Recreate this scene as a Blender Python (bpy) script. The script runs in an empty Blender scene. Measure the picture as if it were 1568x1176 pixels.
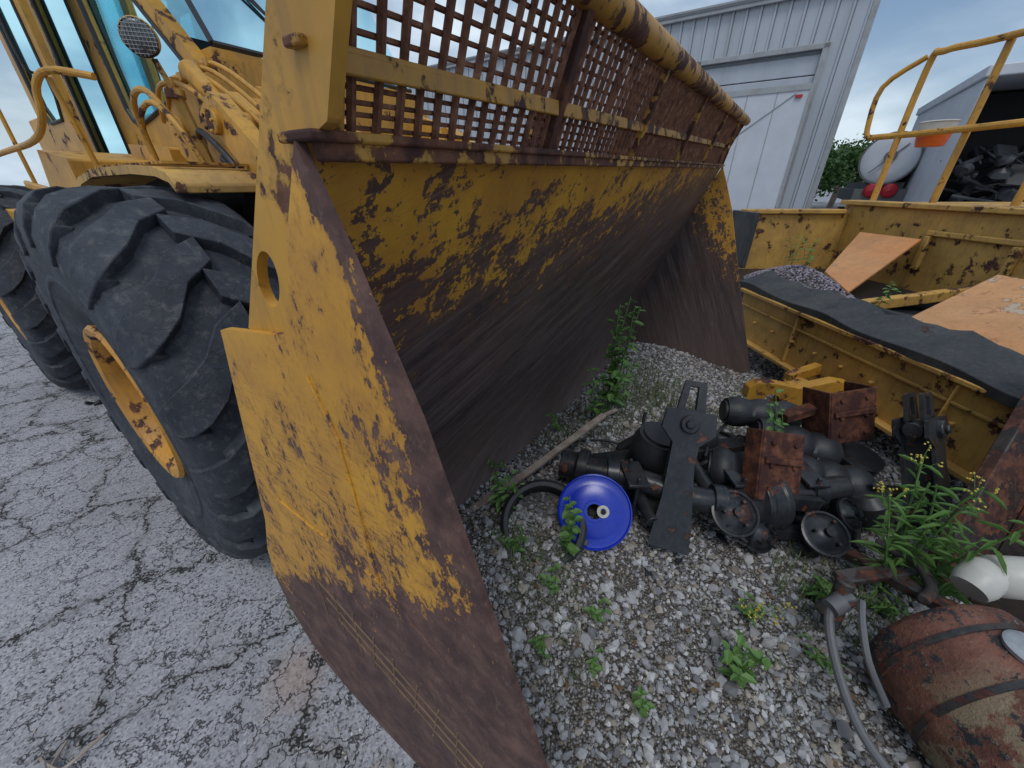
import bpy, math, random, bmesh
import numpy as np
from mathutils import Vector, Matrix, Euler
from mathutils.geometry import tessellate_polygon
random.seed(7); np.random.seed(7)
sc=bpy.context.scene
R=random.uniform
# ------------------------------------------------------------------ mesh helper
class MB:
    def __init__(s): s.v=[];s.f=[];s.m=[]
    def add(s,vs,fs,mi=0):
        o=len(s.v); s.v+=[tuple(v) for v in vs]; s.f+=[tuple(i+o for i in f) for f in fs]; s.m+=[mi]*len(fs)
    def box(s,c,size,rot=None,mi=0):
        c=Vector(c); M=rot.to_matrix() if hasattr(rot,'to_matrix') else (rot or Matrix.Identity(3))
        vs=[c+M@Vector((x*size[0]/2,y*size[1]/2,z*size[2]/2)) for x in(-1,1) for y in(-1,1) for z in(-1,1)]
        s.add(vs,[(0,1,3,2),(4,6,7,5),(0,4,5,1),(2,3,7,6),(0,2,6,4),(1,5,7,3)],mi)
    def bb(s,x0,x1,y0,y1,z0,z1,mi=0): s.box(((x0+x1)/2,(y0+y1)/2,(z0+z1)/2),(x1-x0,y1-y0,z1-z0),None,mi)
    def bar(s,p0,p1,w,h,mi=0,up=(0,0,1)):
        p0=Vector(p0);p1=Vector(p1);d=(p1-p0);L=d.length;d.normalize();u=Vector(up)
        if abs(d.dot(u))>.98: u=Vector((1,0,0))
        sd=d.cross(u).normalized();u=sd.cross(d)
        M=Matrix((d,sd,u)).transposed(); s.box((p0+p1)/2,(L,w,h),M,mi)
    def lathe(s,prof,o,ax,n=24,mi=0,cap0=False,cap1=False):
        o=Vector(o);ax=Vector(ax).normalized();t=Vector((0,0,1)) if abs(ax.z)<.9 else Vector((1,0,0))
        a=ax.cross(t).normalized();b=ax.cross(a);vs=[];fs=[]
        for r,h in prof:
            for i in range(n):
                q=2*math.pi*i/n; vs.append(o+ax*h+a*(r*math.cos(q))+b*(r*math.sin(q)))
        for k in range(len(prof)-1):
            for i in range(n):
                j=(i+1)%n; fs.append((k*n+i,k*n+j,(k+1)*n+j,(k+1)*n+i))
        if cap0: fs.append(tuple(range(n)))
        if cap1: fs.append(tuple((len(prof)-1)*n+i for i in range(n)))
        s.add(vs,fs,mi)
    def cyl(s,p0,p1,r0,r1=None,n=18,mi=0):
        p0=Vector(p0);p1=Vector(p1);d=p1-p0; s.lathe([(r0,0),(r0 if r1 is None else r1,d.length)],p0,d,n,mi,True,True)
    def tube(s,pts,r,n=8,mi=0,smooth=4):
        P=[Vector(p) for p in pts]
        if smooth and len(P)>2:
            Q=[]
            for i in range(len(P)-1):
                p0=P[max(i-1,0)];p1=P[i];p2=P[i+1];p3=P[min(i+2,len(P)-1)]
                for k in range(smooth):
                    t=k/smooth; Q.append(.5*((2*p1)+(p2-p0)*t+(2*p0-5*p1+4*p2-p3)*t*t+(3*p1-p0-3*p2+p3)*t**3))
            Q.append(P[-1]);P=Q
        vs=[];fs=[];nrm=None
        for i,p in enumerate(P):
            d=(P[min(i+1,len(P)-1)]-P[max(i-1,0)]).normalized()
            if nrm is None:
                t=Vector((0,0,1)) if abs(d.z)<.9 else Vector((1,0,0)); nrm=d.cross(t).normalized()
            nrm=(nrm-d*nrm.dot(d)).normalized(); b=d.cross(nrm)
            rr=r[min(i,len(r)-1)] if isinstance(r,(list,tuple)) else r
            for k in range(n):
                q=2*math.pi*k/n; vs.append(p+nrm*(rr*math.cos(q))+b*(rr*math.sin(q)))
        for i in range(len(P)-1):
            for k in range(n):
                j=(k+1)%n; fs.append((i*n+k,i*n+j,(i+1)*n+j,(i+1)*n+k))
        fs.append(tuple(range(n)));fs.append(tuple((len(P)-1)*n+k for k in range(n)))
        s.add(vs,fs,mi)
    def prism(s,poly,lo,hi,mi=0,holes=(),mp=None,mside=None):
        mp=mp or (lambda a,b,c:(a,c,b))
        loops=[list(poly)]+[list(h) for h in holes]
        tri=tessellate_polygon([[Vector((a,b,0)) for a,b in l] for l in loops])
        flat=[p for l in loops for p in l];n=len(flat)
        vs=[mp(a,b,lo) for a,b in flat]+[mp(a,b,hi) for a,b in flat]
        s.add(vs,[tuple(t) for t in tri]+[tuple(i+n for i in reversed(t)) for t in tri],mi)
        fs=[];o=0
        for l in loops:
            m=len(l)
            for i in range(m): j=(i+1)%m; fs.append((o+i,o+j,o+j+n,o+i+n))
            o+=m
        s.add(vs,fs,mi if mside is None else mside)
def ell(cx,cy,rx,ry,n=20,rot=0):
    c,s_=math.cos(rot),math.sin(rot)
    return [(cx+rx*math.cos(q)*c-ry*math.sin(q)*s_,cy+rx*math.cos(q)*s_+ry*math.sin(q)*c) for q in [2*math.pi*i/n for i in range(n)]]
def obj(name,mb,mats,parent=None,ang=35,bevel=0,seg=2):
    me=bpy.data.meshes.new(name);me.from_pydata(mb.v,[],mb.f)
    mats=mats if isinstance(mats,(list,tuple)) else [mats]
    for m in mats: me.materials.append(m)
    me.polygons.foreach_set('material_index',mb.m)
    me.polygons.foreach_set('use_smooth',[ang>0]*len(mb.f))
    bm=bmesh.new();bm.from_mesh(me);bmesh.ops.recalc_face_normals(bm,faces=bm.faces);bm.to_mesh(me);bm.free()
    me.update()
    if ang>0: me.set_sharp_from_angle(angle=math.radians(ang))
    o=bpy.data.objects.new(name,me);sc.collection.objects.link(o)
    if parent: o.parent=parent
    if bevel:
        b=o.modifiers.new('bevel','BEVEL');b.width=bevel;b.segments=seg;b.limit_method='ANGLE';b.angle_limit=math.radians(40)
    return o
def empty(name,loc=(0,0,0),rz=0):
    e=bpy.data.objects.new(name,None);sc.collection.objects.link(e);e.location=loc;e.rotation_euler=(0,0,rz);e.empty_display_size=.2;return e
# ------------------------------------------------------------------ material helper
class G:
    def __init__(s,name):
        s.mat=bpy.data.materials.new(name);s.mat.use_nodes=True;s.t=s.mat.node_tree;s.t.nodes.clear()
        s.out=s.t.nodes.new('ShaderNodeOutputMaterial');s.tc=s.t.nodes.new('ShaderNodeTexCoord');s.co=s.tc.outputs['Object']
    def L(s,a,inp):
        if isinstance(a,bpy.types.NodeSocket): s.t.links.new(a,inp)
        elif isinstance(a,(tuple,list)): inp.default_value=(tuple(a)+(1,))[:len(inp.default_value)]
        else: inp.default_value=a
    def m(s,op,a,b=None,c=None,clamp=False):
        n=s.t.nodes.new('ShaderNodeMath');n.operation=op;n.use_clamp=clamp;s.L(a,n.inputs[0])
        if b is not None:s.L(b,n.inputs[1])
        if c is not None:s.L(c,n.inputs[2])
        return n.outputs[0]
    def noise(s,scale,detail=3,rough=.6,vec=None,dist=0,col=False):
        n=s.t.nodes.new('ShaderNodeTexNoise');s.L(vec or s.co,n.inputs['Vector']);n.inputs['Scale'].default_value=scale
        n.inputs['Detail'].default_value=detail;n.inputs['Roughness'].default_value=rough;n.inputs['Distortion'].default_value=dist
        return n.outputs['Color' if col else 'Fac']
    def vor(s,scale,feature='F1',vec=None,out='Distance',rnd=1):
        n=s.t.nodes.new('ShaderNodeTexVoronoi');n.feature=feature;s.L(vec or s.co,n.inputs['Vector']);n.inputs['Scale'].default_value=scale
        n.inputs['Randomness'].default_value=rnd;return n.outputs[out]
    def ramp(s,fac,stops):
        n=s.t.nodes.new('ShaderNodeValToRGB');s.L(fac,n.inputs[0]);e=n.color_ramp.elements
        while len(e)<len(stops): e.new(.5)
        for i,(p,c) in enumerate(stops):
            e[i].position=p;e[i].color=(c,c,c,1) if isinstance(c,(int,float)) else tuple(c)+(1,)
        return n.outputs[0]
    def st(s,fac,lo,hi):
        n=s.t.nodes.new('ShaderNodeMapRange');s.L(fac,n.inputs[0]);n.inputs[1].default_value=lo;n.inputs[2].default_value=hi;return n.outputs[0]
    def mix(s,fac,a,b,bt='MIX'):
        n=s.t.nodes.new('ShaderNodeMix');n.data_type='RGBA';n.blend_type=bt;s.L(fac,n.inputs[0]);s.L(a,n.inputs[6]);s.L(b,n.inputs[7]);return n.outputs[2]
    def sep(s,v=None):
        n=s.t.nodes.new('ShaderNodeSeparateXYZ');s.L(v or s.co,n.inputs[0]);return n.outputs
    def comb(s,x,y,z):
        n=s.t.nodes.new('ShaderNodeCombineXYZ');s.L(x,n.inputs[0]);s.L(y,n.inputs[1]);s.L(z,n.inputs[2]);return n.outputs[0]
    def map(s,sc_,rot=(0,0,0),vec=None):
        n=s.t.nodes.new('ShaderNodeMapping');s.L(vec or s.co,n.inputs[0]);n.inputs['Scale'].default_value=sc_;n.inputs['Rotation'].default_value=rot;return n.outputs[0]
    def vadd(s,a,b,k=1):
        n=s.t.nodes.new('ShaderNodeVectorMath');n.operation='MULTIPLY_ADD';s.L(b,n.inputs[0]);n.inputs[1].default_value=(k,k,k);s.L(a,n.inputs[2]);return n.outputs[0]
    def bump(s,h,strength=.5,dist=.01,nrm=None):
        n=s.t.nodes.new('ShaderNodeBump');s.L(h,n.inputs['Height']);n.inputs['Strength'].default_value=strength;n.inputs['Distance'].default_value=dist
        if nrm: s.L(nrm,n.inputs['Normal'])
        return n.outputs[0]
    def attr(s,name):
        n=s.t.nodes.new('ShaderNodeAttribute');n.attribute_name=name;return n.outputs['Color']
    def fin(s,color,rough=.6,metal=0,normal=None,spec=.5,**kw):
        b=s.t.nodes.new('ShaderNodeBsdfPrincipled');s.L(color,b.inputs['Base Color']);s.L(rough,b.inputs['Roughness']);s.L(metal,b.inputs['Metallic'])
        b.inputs['Specular IOR Level'].default_value=spec
        if normal: s.L(normal,b.inputs['Normal'])
        for k,v in kw.items(): s.L(v,b.inputs[k.replace('_',' ')])
        s.t.links.new(b.outputs[0],s.out.inputs[0]);s.bsdf=b;return s.mat
RUST_D=(.055,.022,.018);RUST_M=(.13,.05,.028)
def rustcol(g,sc_=18,dk=(.045,.02,.018)):
    n=g.noise(sc_,5,.7)
    return g.ramp(n,[(.3,dk),(.45,RUST_D),(.58,RUST_M),(.75,(.19,.085,.05))])
def paint(name,base,chip=.62,scale=9,rough=.5,dirt=.35,under=None,faded=None,dirtc=(.16,.09,.045)):
    g=G(name);n1=g.noise(scale,6,.68);n2=g.noise(scale*.25,2,.5)
    k=g.m('ADD',n1,g.m('MULTIPLY',g.m('SUBTRACT',n2,.5),.35))
    mask=g.st(k,chip,chip+.018)
    col=g.mix(g.st(n2,.3,.75),base,faded or tuple(c*.82 for c in base))
    col=g.mix(g.m('MULTIPLY',g.st(g.noise(3.3,5,.7),.42,.75),dirt),col,dirtc)
    col=g.mix(g.m('MULTIPLY',g.st(g.noise(45,2,.7,g.map((1,1,.12))),.5,.8),dirt*.8),col,dirtc)
    col=g.mix(g.st(k,chip-.035,chip),col,tuple(c*.55 for c in base))
    col=g.mix(mask,col,under or rustcol(g))
    h=g.m('ADD',g.m('MULTIPLY',mask,-.6),g.m('MULTIPLY',g.noise(70,2),.25))
    return g.fin(col,g.m('ADD',rough,g.m('MULTIPLY',mask,.25)),0,g.bump(h,.35,.004),.4)
YEL=(.62,.315,.04)
yellow=paint('yellow_paint',YEL,.62,8,.5,.6)
yellow_worn=paint('yellow_paint_worn',(.5,.25,.035),.525,16,.5,.6)
yellow_pale=paint('yellow_paint_faded',(.60,.345,.085),.60,8,.6,.6)
yellow_mix=paint('yellow_paint_mostly_rust',(.48,.25,.04),.44,24,.6,.6)
black_paint=paint('black_paint',(.012,.014,.018),.61,12,.30,.45,None,(.024,.027,.034),(.09,.085,.08))
grey_metal=paint('grey_paint',(.36,.38,.40),.7,8)
orange_fade=paint('orange_faded_paint',(.60,.25,.09),.64,6,.7,.4,(.45,.36,.27),(.58,.32,.15))
def simple(name,col,rough=.6,metal=0,var=.25,sc_=8,bump=.15,spec=.5,bs=60,**kw):
    g=G(name);c=g.mix(g.st(g.noise(sc_,4,.65),.3,.75),col,tuple(x*(1-var) for x in col))
    return g.fin(c,rough,metal,g.bump(g.noise(bs,2),bump,.004) if bump else None,spec,**kw)
def m_rust():
    g=G('rusted_steel');return g.fin(rustcol(g,14),.85,0,g.bump(g.noise(60,4,.7),.5,.004),.25)
rust=m_rust()
def m_rustred():
    g=G('rusted_rod');c=g.ramp(g.noise(35,3,.7),[(.3,(.09,.04,.03)),(.55,(.20,.09,.055)),(.8,(.36,.20,.13))]);return g.fin(c,.85,0,None,.2)
rustrod=m_rustred()
def m_outer():
    g=G('bucket_outer_plate');X,Y,Z=g.sep()
    n=g.noise(15,6,.72,g.map((1.25,1,.62),(0,.25,0)));nf=g.noise(62,4,.7,g.map((1.2,1,.7)));nb=g.noise(4.5,3,.5)
    fe=g.m('SUBTRACT',-.096,g.m('MULTIPLY',g.m('SUBTRACT',Z,.752),.30))
    fe=g.m('SUBTRACT',fe,g.m('MULTIPLY',g.m('MAXIMUM',g.m('SUBTRACT',Z,1.3),0),.12))
    d=g.m('SUBTRACT',fe,X)
    wd=g.m('ADD',.026,g.m('MINIMUM',g.m('MULTIPLY',g.m('SUBTRACT',1.50,Z,None,True),.66),.30))
    A=g.m('SUBTRACT',1.0,g.m('MULTIPLY',g.m('DIVIDE',d,wd),1.1));A=g.m('MINIMUM',A,.80)
    edge=g.st(d,.024,.010);A=g.m('ADD',A,g.m('MULTIPLY',edge,.6))
    L=g.m('SUBTRACT',Z,g.m('ADD',.52,g.m('MULTIPLY',g.m('ADD',X,1.07),.70)))
    B=g.m('MINIMUM',g.m('MULTIPLY',L,-16),g.m('ADD',.8,g.m('MULTIPLY',L,-3)));C=g.m('SUBTRACT',.20,g.m('MULTIPLY',g.m('ABSOLUTE',L),1.6))
    k=g.m('MAXIMUM',g.m('MAXIMUM',A,B),C);k=g.m('MAXIMUM',k,-.46)
    k=g.m('ADD',k,g.m('MULTIPLY',g.m('SUBTRACT',n,.5),5.6))
    k=g.m('ADD',k,g.m('MULTIPLY',g.m('SUBTRACT',nf,.5),3.2))
    k=g.m('ADD',k,g.m('MULTIPLY',g.m('SUBTRACT',nb,.5),1.5))
    mask=g.st(k,.34,.46)
    zone=g.st(Z,1.38,1.1)
    scr=g.noise(9,4,.75,g.map((2,2,24),(0,.75,0)));scr2=g.noise(7,4,.75,g.map((2.5,2,30),(0,-.35,0)));scr3=g.noise(6,4,.8,g.map((26,2,2.4),(0,.2,0)))
    sm=g.m('MAXIMUM',g.m('MAXIMUM',g.st(scr,.585,.63),g.st(scr2,.60,.64)),g.st(scr3,.60,.65))
    sm=g.m('MULTIPLY',g.m('MULTIPLY',sm,zone),g.st(nb,.34,.48))
    mask=g.m('MAXIMUM',mask,g.m('MULTIPLY',sm,.85))
    col=g.mix(g.st(nb,.3,.7),(.67,.33,.032),(.56,.265,.035))
    col=g.mix(g.m('MULTIPLY',g.st(g.noise(9,6,.75),.46,.8),.6),col,(.26,.125,.045))
    col=g.mix(g.m('MULTIPLY',g.st(k,-.25,.34),.75),col,(.38,.175,.032))
    rc=g.ramp(g.noise(16,5,.7),[(.3,(.048,.026,.026)),(.5,(.10,.050,.042)),(.72,(.19,.105,.078))])
    rc=g.mix(g.m('MULTIPLY',g.st(nf,.56,.72),.5),rc,(.24,.15,.11))
    col=g.mix(mask,col,rc)
    h=g.m('ADD',g.m('MULTIPLY',mask,-.7),g.m('MULTIPLY',nf,.4))
    return g.fin(col,g.m('ADD',.45,g.m('MULTIPLY',mask,.25)),0,g.bump(h,.5,.004),.45)
bucket_outer=m_outer()
def m_inner(far=False):
    g=G('bucket_inner_plate' if far else 'bucket_inner_sheet');X,Y,Z=g.sep()
    if far:
        q=g.m('ADD',X,g.m('MULTIPLY',Z,.45));al=Z
        thr=g.m('SUBTRACT',1.30,g.m('MULTIPLY',g.m('ADD',X,.5),.9))
    else:
        q=g.m('SUBTRACT',Z,g.m('MULTIPLY',Y,.35));al=Y
        thr=g.m('ADD',1.40,g.m('MULTIPLY',Y,.093))
    sn=g.noise(1.6,5,.7,g.comb(g.m('MULTIPLY',q,9),g.m('MULTIPLY',al,1.6),0),.4)
    nf=g.noise(60,4,.7)
    k=g.m('MULTIPLY',g.m('SUBTRACT',Z,thr),4.8)
    k=g.m('MINIMUM',k,.46)
    k=g.m('ADD',k,g.m('MULTIPLY',g.m('SUBTRACT',sn,.5),3.2));k=g.m('ADD',k,g.m('MULTIPLY',g.m('SUBTRACT',g.noise(14,6,.75),.5),5.6))
    k=g.m('ADD',k,g.m('MULTIPLY',g.m('SUBTRACT',nf,.5),3.4))
    mask=g.st(k,.0,.14)
    yc=g.mix(g.st(g.noise(6,5,.7),.35,.75),(.60,.31,.03),(.36,.155,.03))
    s2=g.noise(3,6,.75,g.comb(g.m('MULTIPLY',q,5),g.m('MULTIPLY',al,.55),0))
    s3=g.noise(3,5,.75,g.comb(g.m('MULTIPLY',q,24),g.m('MULTIPLY',al,.9),0))
    rc=g.ramp(s2,[(.28,(.022,.015,.017)),(.45,(.052,.036,.037)),(.60,(.105,.075,.072)),(.78,(.19,.14,.13))])
    rc=g.mix(g.m('MULTIPLY',g.st(s3,.53,.66),.55),rc,(.25,.185,.165))
    rc=g.mix(g.m('MULTIPLY',g.st(s3,.46,.34),.6),rc,(.020,.013,.014))
    rc=g.mix(g.m('MULTIPLY',g.st(g.noise(2.2,4),.48,.7),.35),rc,(.11,.055,.038))
    rc=g.mix(g.m('MULTIPLY',g.st(Z,.8,.15),.5),rc,(.18,.125,.11))
    band=g.m('MULTIPLY',g.st(k,-1.5,.0),.55)
    rc=g.mix(band,rc,(.15,.068,.036))
    col=g.mix(mask,rc,yc)
    return g.fin(col,g.m('SUBTRACT',.52,g.m('MULTIPLY',mask,.03)),0,g.bump(g.m('ADD',g.m('MULTIPLY',s3,.7),g.m('MULTIPLY',mask,.5)),.5,.004),.5)
bucket_inner=m_inner();bucket_far=m_inner(True)
def m_tyre():
    g=G('tyre_rubber');c=g.ramp(g.noise(5,6,.72),[(.3,(.017,.020,.027)),(.55,(.036,.041,.053)),(.8,(.085,.09,.10))])
    c=g.mix(g.m('MULTIPLY',g.st(g.noise(26,5,.75),.52,.72),.5),c,(.16,.155,.15))
    cr=g.st(g.vor(15,'DISTANCE_TO_EDGE',g.vadd(g.co,g.noise(6,2,col=True),.15)),.0,.02)
    c=g.mix(g.m('MULTIPLY',g.m('SUBTRACT',1,cr),.35),c,(.012,.012,.014))
    h=g.m('ADD',g.m('MULTIPLY',cr,.2),g.m('MULTIPLY',g.noise(35,5,.7),.9))
    return g.fin(c,.68,0,g.bump(h,.55,.006),.35)
tyre_m=m_tyre()
rubber=simple('black_rubber',(.022,.023,.027),.5,0,.4,9,.3)
darkrubber=simple('dusty_rubber',(.028,.030,.036),.52,0,.6,5,.4)
dark=simple('dark_interior',(.012,.012,.013),.8,bump=0)
chrome=simple('steel_rod',(.35,.42,.5),.3,.8,bump=0)
white_m=simple('white_paint',(.55,.57,.62),.45,0,.15,2,0)
bluep=simple('blue_plastic',(.006,.035,.48),.26,0,.25,9,.06,.6)
bone=simple('white_plastic',(.62,.60,.55),.4,bump=0)
red_l=simple('red_lens',(.4,.01,.02),.3,bump=0)
orangep=simple('orange_plastic',(.75,.14,.02),.4,bump=0)
hose_m=simple('grey_hose',(.14,.14,.15),.55)
def m_wood():
    g=G('weathered_wood');c=g.ramp(g.noise(9,5,.7,g.map((1,1,4))),[(.3,(.20,.15,.12)),(.55,(.38,.31,.26)),(.8,(.5,.45,.40))]);return g.fin(c,.8,0,g.bump(g.noise(60,3),.5,.004),.2)
wood=m_wood()
def m_asphalt():
    g=G('cracked_asphalt')
    wn=g.noise(3.5,5,.7,col=True);w=g.vadd(g.vadd(g.co,wn,.42),g.noise(22,3,.6,col=True),.05)
    d1=g.vor(1.7,'DISTANCE_TO_EDGE',w);d2=g.vor(5.2,'DISTANCE_TO_EDGE',w)
    n9=g.noise(1.1,4,.6)
    c1=g.m('MULTIPLY',g.st(d1,.016,.004),g.st(g.noise(4,2),.32,.40));c2=g.m('MULTIPLY',g.st(d2,.026,.006),g.st(n9,.38,.48))
    wid=g.m('MAXIMUM',c1,g.m('MULTIPLY',c2,.85))
    agg=g.vor(150,'F1',out='Color');a=g.sep(agg)[0]
    col=g.mix(a,(.235,.235,.265),(.46,.455,.48))
    col=g.mix(g.m('MULTIPLY',g.st(a,.14,.07),.7),col,(.08,.08,.085))
    col=g.mix(g.m('MULTIPLY',g.st(n9,.44,.70),.4),col,(.22,.215,.22))
    col=g.mix(g.m('MULTIPLY',g.st(g.noise(7,5,.7),.55,.78),.4),col,(.15,.135,.125))
    col=g.mix(g.m('MULTIPLY',g.st(d1,.08,.0),.35),col,(.13,.12,.11))
    v=g.t.nodes.new('ShaderNodeVectorMath');v.operation='DISTANCE';g.L(g.co,v.inputs[0]);v.inputs[1].default_value=(-.80,.72,0)
    sd=g.m('ADD',v.outputs['Value'],g.m('MULTIPLY',g.noise(9,5,.7),.20))
    col=g.mix(g.m('MULTIPLY',g.st(sd,.24,.13),.4),col,(.40,.25,.17))
    col=g.mix(wid,col,(.03,.028,.026))
    h=g.m('SUBTRACT',g.m('MULTIPLY',a,.35),g.m('MULTIPLY',wid,1.6))
    h=g.m('ADD',h,g.m('MULTIPLY',n9,.3))
    return g.fin(col,.88,0,g.bump(h,.6,.006),.25)
asphalt=m_asphalt()
def m_gravelbase():
    g=G('gravel_bed');a=g.sep(g.vor(120,out='Color'))[0];d=g.vor(120)
    col=g.ramp(a,[(.05,(.09,.08,.07)),(.3,(.20,.185,.165)),(.7,(.32,.305,.285)),(.95,(.48,.47,.46))])
    col=g.mix(g.st(d,.35,.8),col,(.06,.052,.044))
    col=g.mix(g.m('MULTIPLY',g.st(g.noise(3,4),.42,.68),.65),col,(.10,.08,.062))
    return g.fin(col,.9,0,g.bump(g.m('MULTIPLY',d,-1),1,.012),.2)
gravelbed=m_gravelbase()
def m_stone():
    g=G('crushed_stone');c=g.mix(g.m('MULTIPLY',g.noise(140,2,.7),.45),g.attr('Col'),(.16,.15,.145));return g.fin(c,.85,0,None,.25)
stone=m_stone()
def m_leaf(name,a,b):
    g=G(name);c=g.mix(g.noise(22,2),a,b)
    m=g.fin(c,.5,0,None,.4);tr=g.t.nodes.new('ShaderNodeBsdfTranslucent');g.L(c,tr.inputs[0]);mx=g.t.nodes.new('ShaderNodeMixShader');mx.inputs[0].default_value=.3
    g.t.links.new(g.bsdf.outputs[0],mx.inputs[1]);g.t.links.new(tr.outputs[0],mx.inputs[2]);g.t.links.new(mx.outputs[0],g.out.inputs[0]);return m
leaf=m_leaf('weed_leaf',(.09,.19,.05),(.20,.36,.10))
grassm=m_leaf('grass_blade',(.06,.12,.03),(.20,.25,.09))
leafd=m_leaf('tree_leaf',(.03,.075,.015),(.06,.13,.03))
flower=simple('goldenrod_flower',(.62,.5,.08),.6,bump=0)
def m_glass():
    g=G('cab_glass');t=g.t.nodes.new('ShaderNodeBsdfTransparent');t.inputs[0].default_value=(.40,.74,.82,1)
    gl=g.t.nodes.new('ShaderNodeBsdfGlossy');gl.inputs['Roughness'].default_value=.03;gl.inputs[0].default_value=(.6,.9,.95,1)
    fr=g.t.nodes.new('ShaderNodeFresnel');fr.inputs[0].default_value=1.6;mx=g.t.nodes.new('ShaderNodeMixShader')
    g.L(g.m('ADD',fr.outputs[0],.22,None,True),mx.inputs[0]);g.t.links.new(t.outputs[0],mx.inputs[1]);g.t.links.new(gl.outputs[0],mx.inputs[2]);g.t.links.new(mx.outputs[0],g.out.inputs[0]);return g.mat
glass=m_glass()
def m_siding():
    g=G('white_metal_siding');c=g.mix(g.m('MULTIPLY',g.st(g.noise(2,5,.65,g.map((1,1,.15))),.4,.8),.5),(.42,.45,.50),(.26,.27,.28));return g.fin(c,.5,0,None,.4)
siding=m_siding()
groove=simple('siding_groove',(.14,.15,.17),.6,bump=0)
# ------------------------------------------------------------------ camera
cam=bpy.data.cameras.new('camera');co=bpy.data.objects.new('camera',cam);sc.collection.objects.link(co)
co.location=(0,0,1.6);co.rotation_euler=(math.radians(62),0,0);cam.sensor_width=36;cam.lens=13.2;cam.clip_start=.02;cam.clip_end=2000;sc.camera=co
RZ=math.radians(-33.5);Fv=Vector((.834,-.552,0));Wv=Vector((.552,.834,0))
# ------------------------------------------------------------------ ground
g=MB();g.add([(-300,-300,0),(300,-300,0),(300,300,0),(-300,300,0)],[(0,1,2,3)]);obj('ground',g,asphalt,ang=0)
def vnoise(x,y,s,seed=0):
    x=x*s+seed*17.3;y=y*s+seed*9.1;xi=np.floor(x);yi=np.floor(y);u=x-xi;v=y-yi;u=u*u*(3-2*u);v=v*v*(3-2*v)
    h=lambda a,b:(np.sin(a*127.1+b*311.7+seed)*43758.5453)%1
    return h(xi,yi)*(1-u)*(1-v)+h(xi+1,yi)*u*(1-v)+h(xi,yi+1)*(1-u)*v+h(xi+1,yi+1)*u*v
def hgt(x,y):
    f=.834*x-.552*y;w=.552*x+.834*y
    A=np.minimum(np.minimum(w-.252,f+1.12),8-w);B=(f+.02+.12*(vnoise(x,y,4)-.5))*.45
    s=np.clip(np.maximum(A,B)/.12,-.4,1)
    mound=.12*np.exp(-((f+.72)/.45)**2)*np.clip((w-.3)/.5,0,1)*np.clip((4.2-w)/.5,0,1)
    return -.010+.045*s+mound*np.clip(s,0,1)+.03*(vnoise(x,y,2.3,2)-.5)*np.clip(s,0,1)+.010*(vnoise(x,y,9,3)-.5)
nx,ny=150,150;xs=np.linspace(-1.2,7,nx);ys=np.linspace(-1.5,8,ny);XX,YY=np.meshgrid(xs,ys);ZZ=hgt(XX,YY)
V=np.stack([XX,YY,ZZ],-1).reshape(-1,3);idx=np.arange(nx*ny).reshape(ny,nx)
Fq=np.stack([idx[:-1,:-1],idx[:-1,1:],idx[1:,1:],idx[1:,:-1]],-1).reshape(-1,4)
g=MB();g.v=[tuple(v) for v in V];g.f=[tuple(int(i) for i in q) for q in Fq];g.m=[0]*len(g.f);obj('gravel',g,gravelbed,ang=60)
ph=(1+5**.5)/2
ICO=np.array([(-1,ph,0),(1,ph,0),(-1,-ph,0),(1,-ph,0),(0,-1,ph),(0,1,ph),(0,-1,-ph),(0,1,-ph),(ph,0,-1),(ph,0,1),(-ph,0,-1),(-ph,0,1)],float)/1.9
IF=np.array([(0,11,5),(0,5,1),(0,1,7),(0,7,10),(0,10,11),(1,5,9),(5,11,4),(11,10,2),(10,7,6),(7,1,8),(3,9,4),(3,4,2),(3,2,6),(3,6,8),(3,8,9),(4,9,5),(2,4,11),(6,2,10),(8,6,7),(9,8,1)])
def rocks(name,P,r,cols,mat):
    N=len(P);r=r[:,None,None]
    v=ICO[None]*(1+np.random.uniform(-.34,.30,(N,12,3)));v*=np.random.uniform(.5,1.3,(N,1,3))
    q=np.random.normal(size=(N,4));q/=np.linalg.norm(q,axis=1)[:,None];a,b,c,d=q.T
    M=np.stack([np.stack([1-2*(c*c+d*d),2*(b*c-a*d),2*(b*d+a*c)],-1),np.stack([2*(b*c+a*d),1-2*(b*b+d*d),2*(c*d-a*b)],-1),np.stack([2*(b*d-a*c),2*(c*d+a*b),1-2*(b*b+c*c)],-1)],1)
    v=np.einsum('nij,nkj->nki',M,v)*r;v[:,:,2]*=.8;v+=P[:,None]
    f=(IF[None]+(np.arange(N)*12)[:,None,None]).reshape(-1,3)
    me=bpy.data.meshes.new(name);me.vertices.add(N*12);me.vertices.foreach_set('co',v.reshape(-1).astype(np.float32))
    me.loops.add(len(f)*3);me.loops.foreach_set('vertex_index',f.reshape(-1).astype(np.int32));me.polygons.add(len(f))
    me.polygons.foreach_set('loop_start',(np.arange(len(f))*3).astype(np.int32));me.polygons.foreach_set('use_smooth',np.zeros(len(f),dtype=bool));me.update(calc_edges=True)
    ca=me.color_attributes.new('Col','FLOAT_COLOR','POINT');cc=np.concatenate([np.repeat(cols,12,0),np.ones((N*12,1))],1);ca.data.foreach_set('color',cc.reshape(-1).astype(np.float32))
    me.materials.append(mat);o=bpy.data.objects.new(name,me);sc.collection.objects.link(o);return o
def stonecols(N):
    pal=np.array([(.48,.48,.50),(.37,.365,.375),(.64,.63,.63),(.40,.355,.30),(.23,.23,.25),(.27,.225,.18),(.13,.125,.13)]);p=[.28,.23,.13,.13,.12,.06,.05]
    return pal[np.random.choice(7,N,p=p)]*np.random.uniform(.75,1.12,(N,1))
N=48000;U=np.random.rand(N*3,2);px=-.9+U[:,0]*4.0;py=.05+(U[:,1]**1.25)*3.9
f=.834*px-.552*py;w=.552*px+.834*py;h=hgt(px,py)
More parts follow.
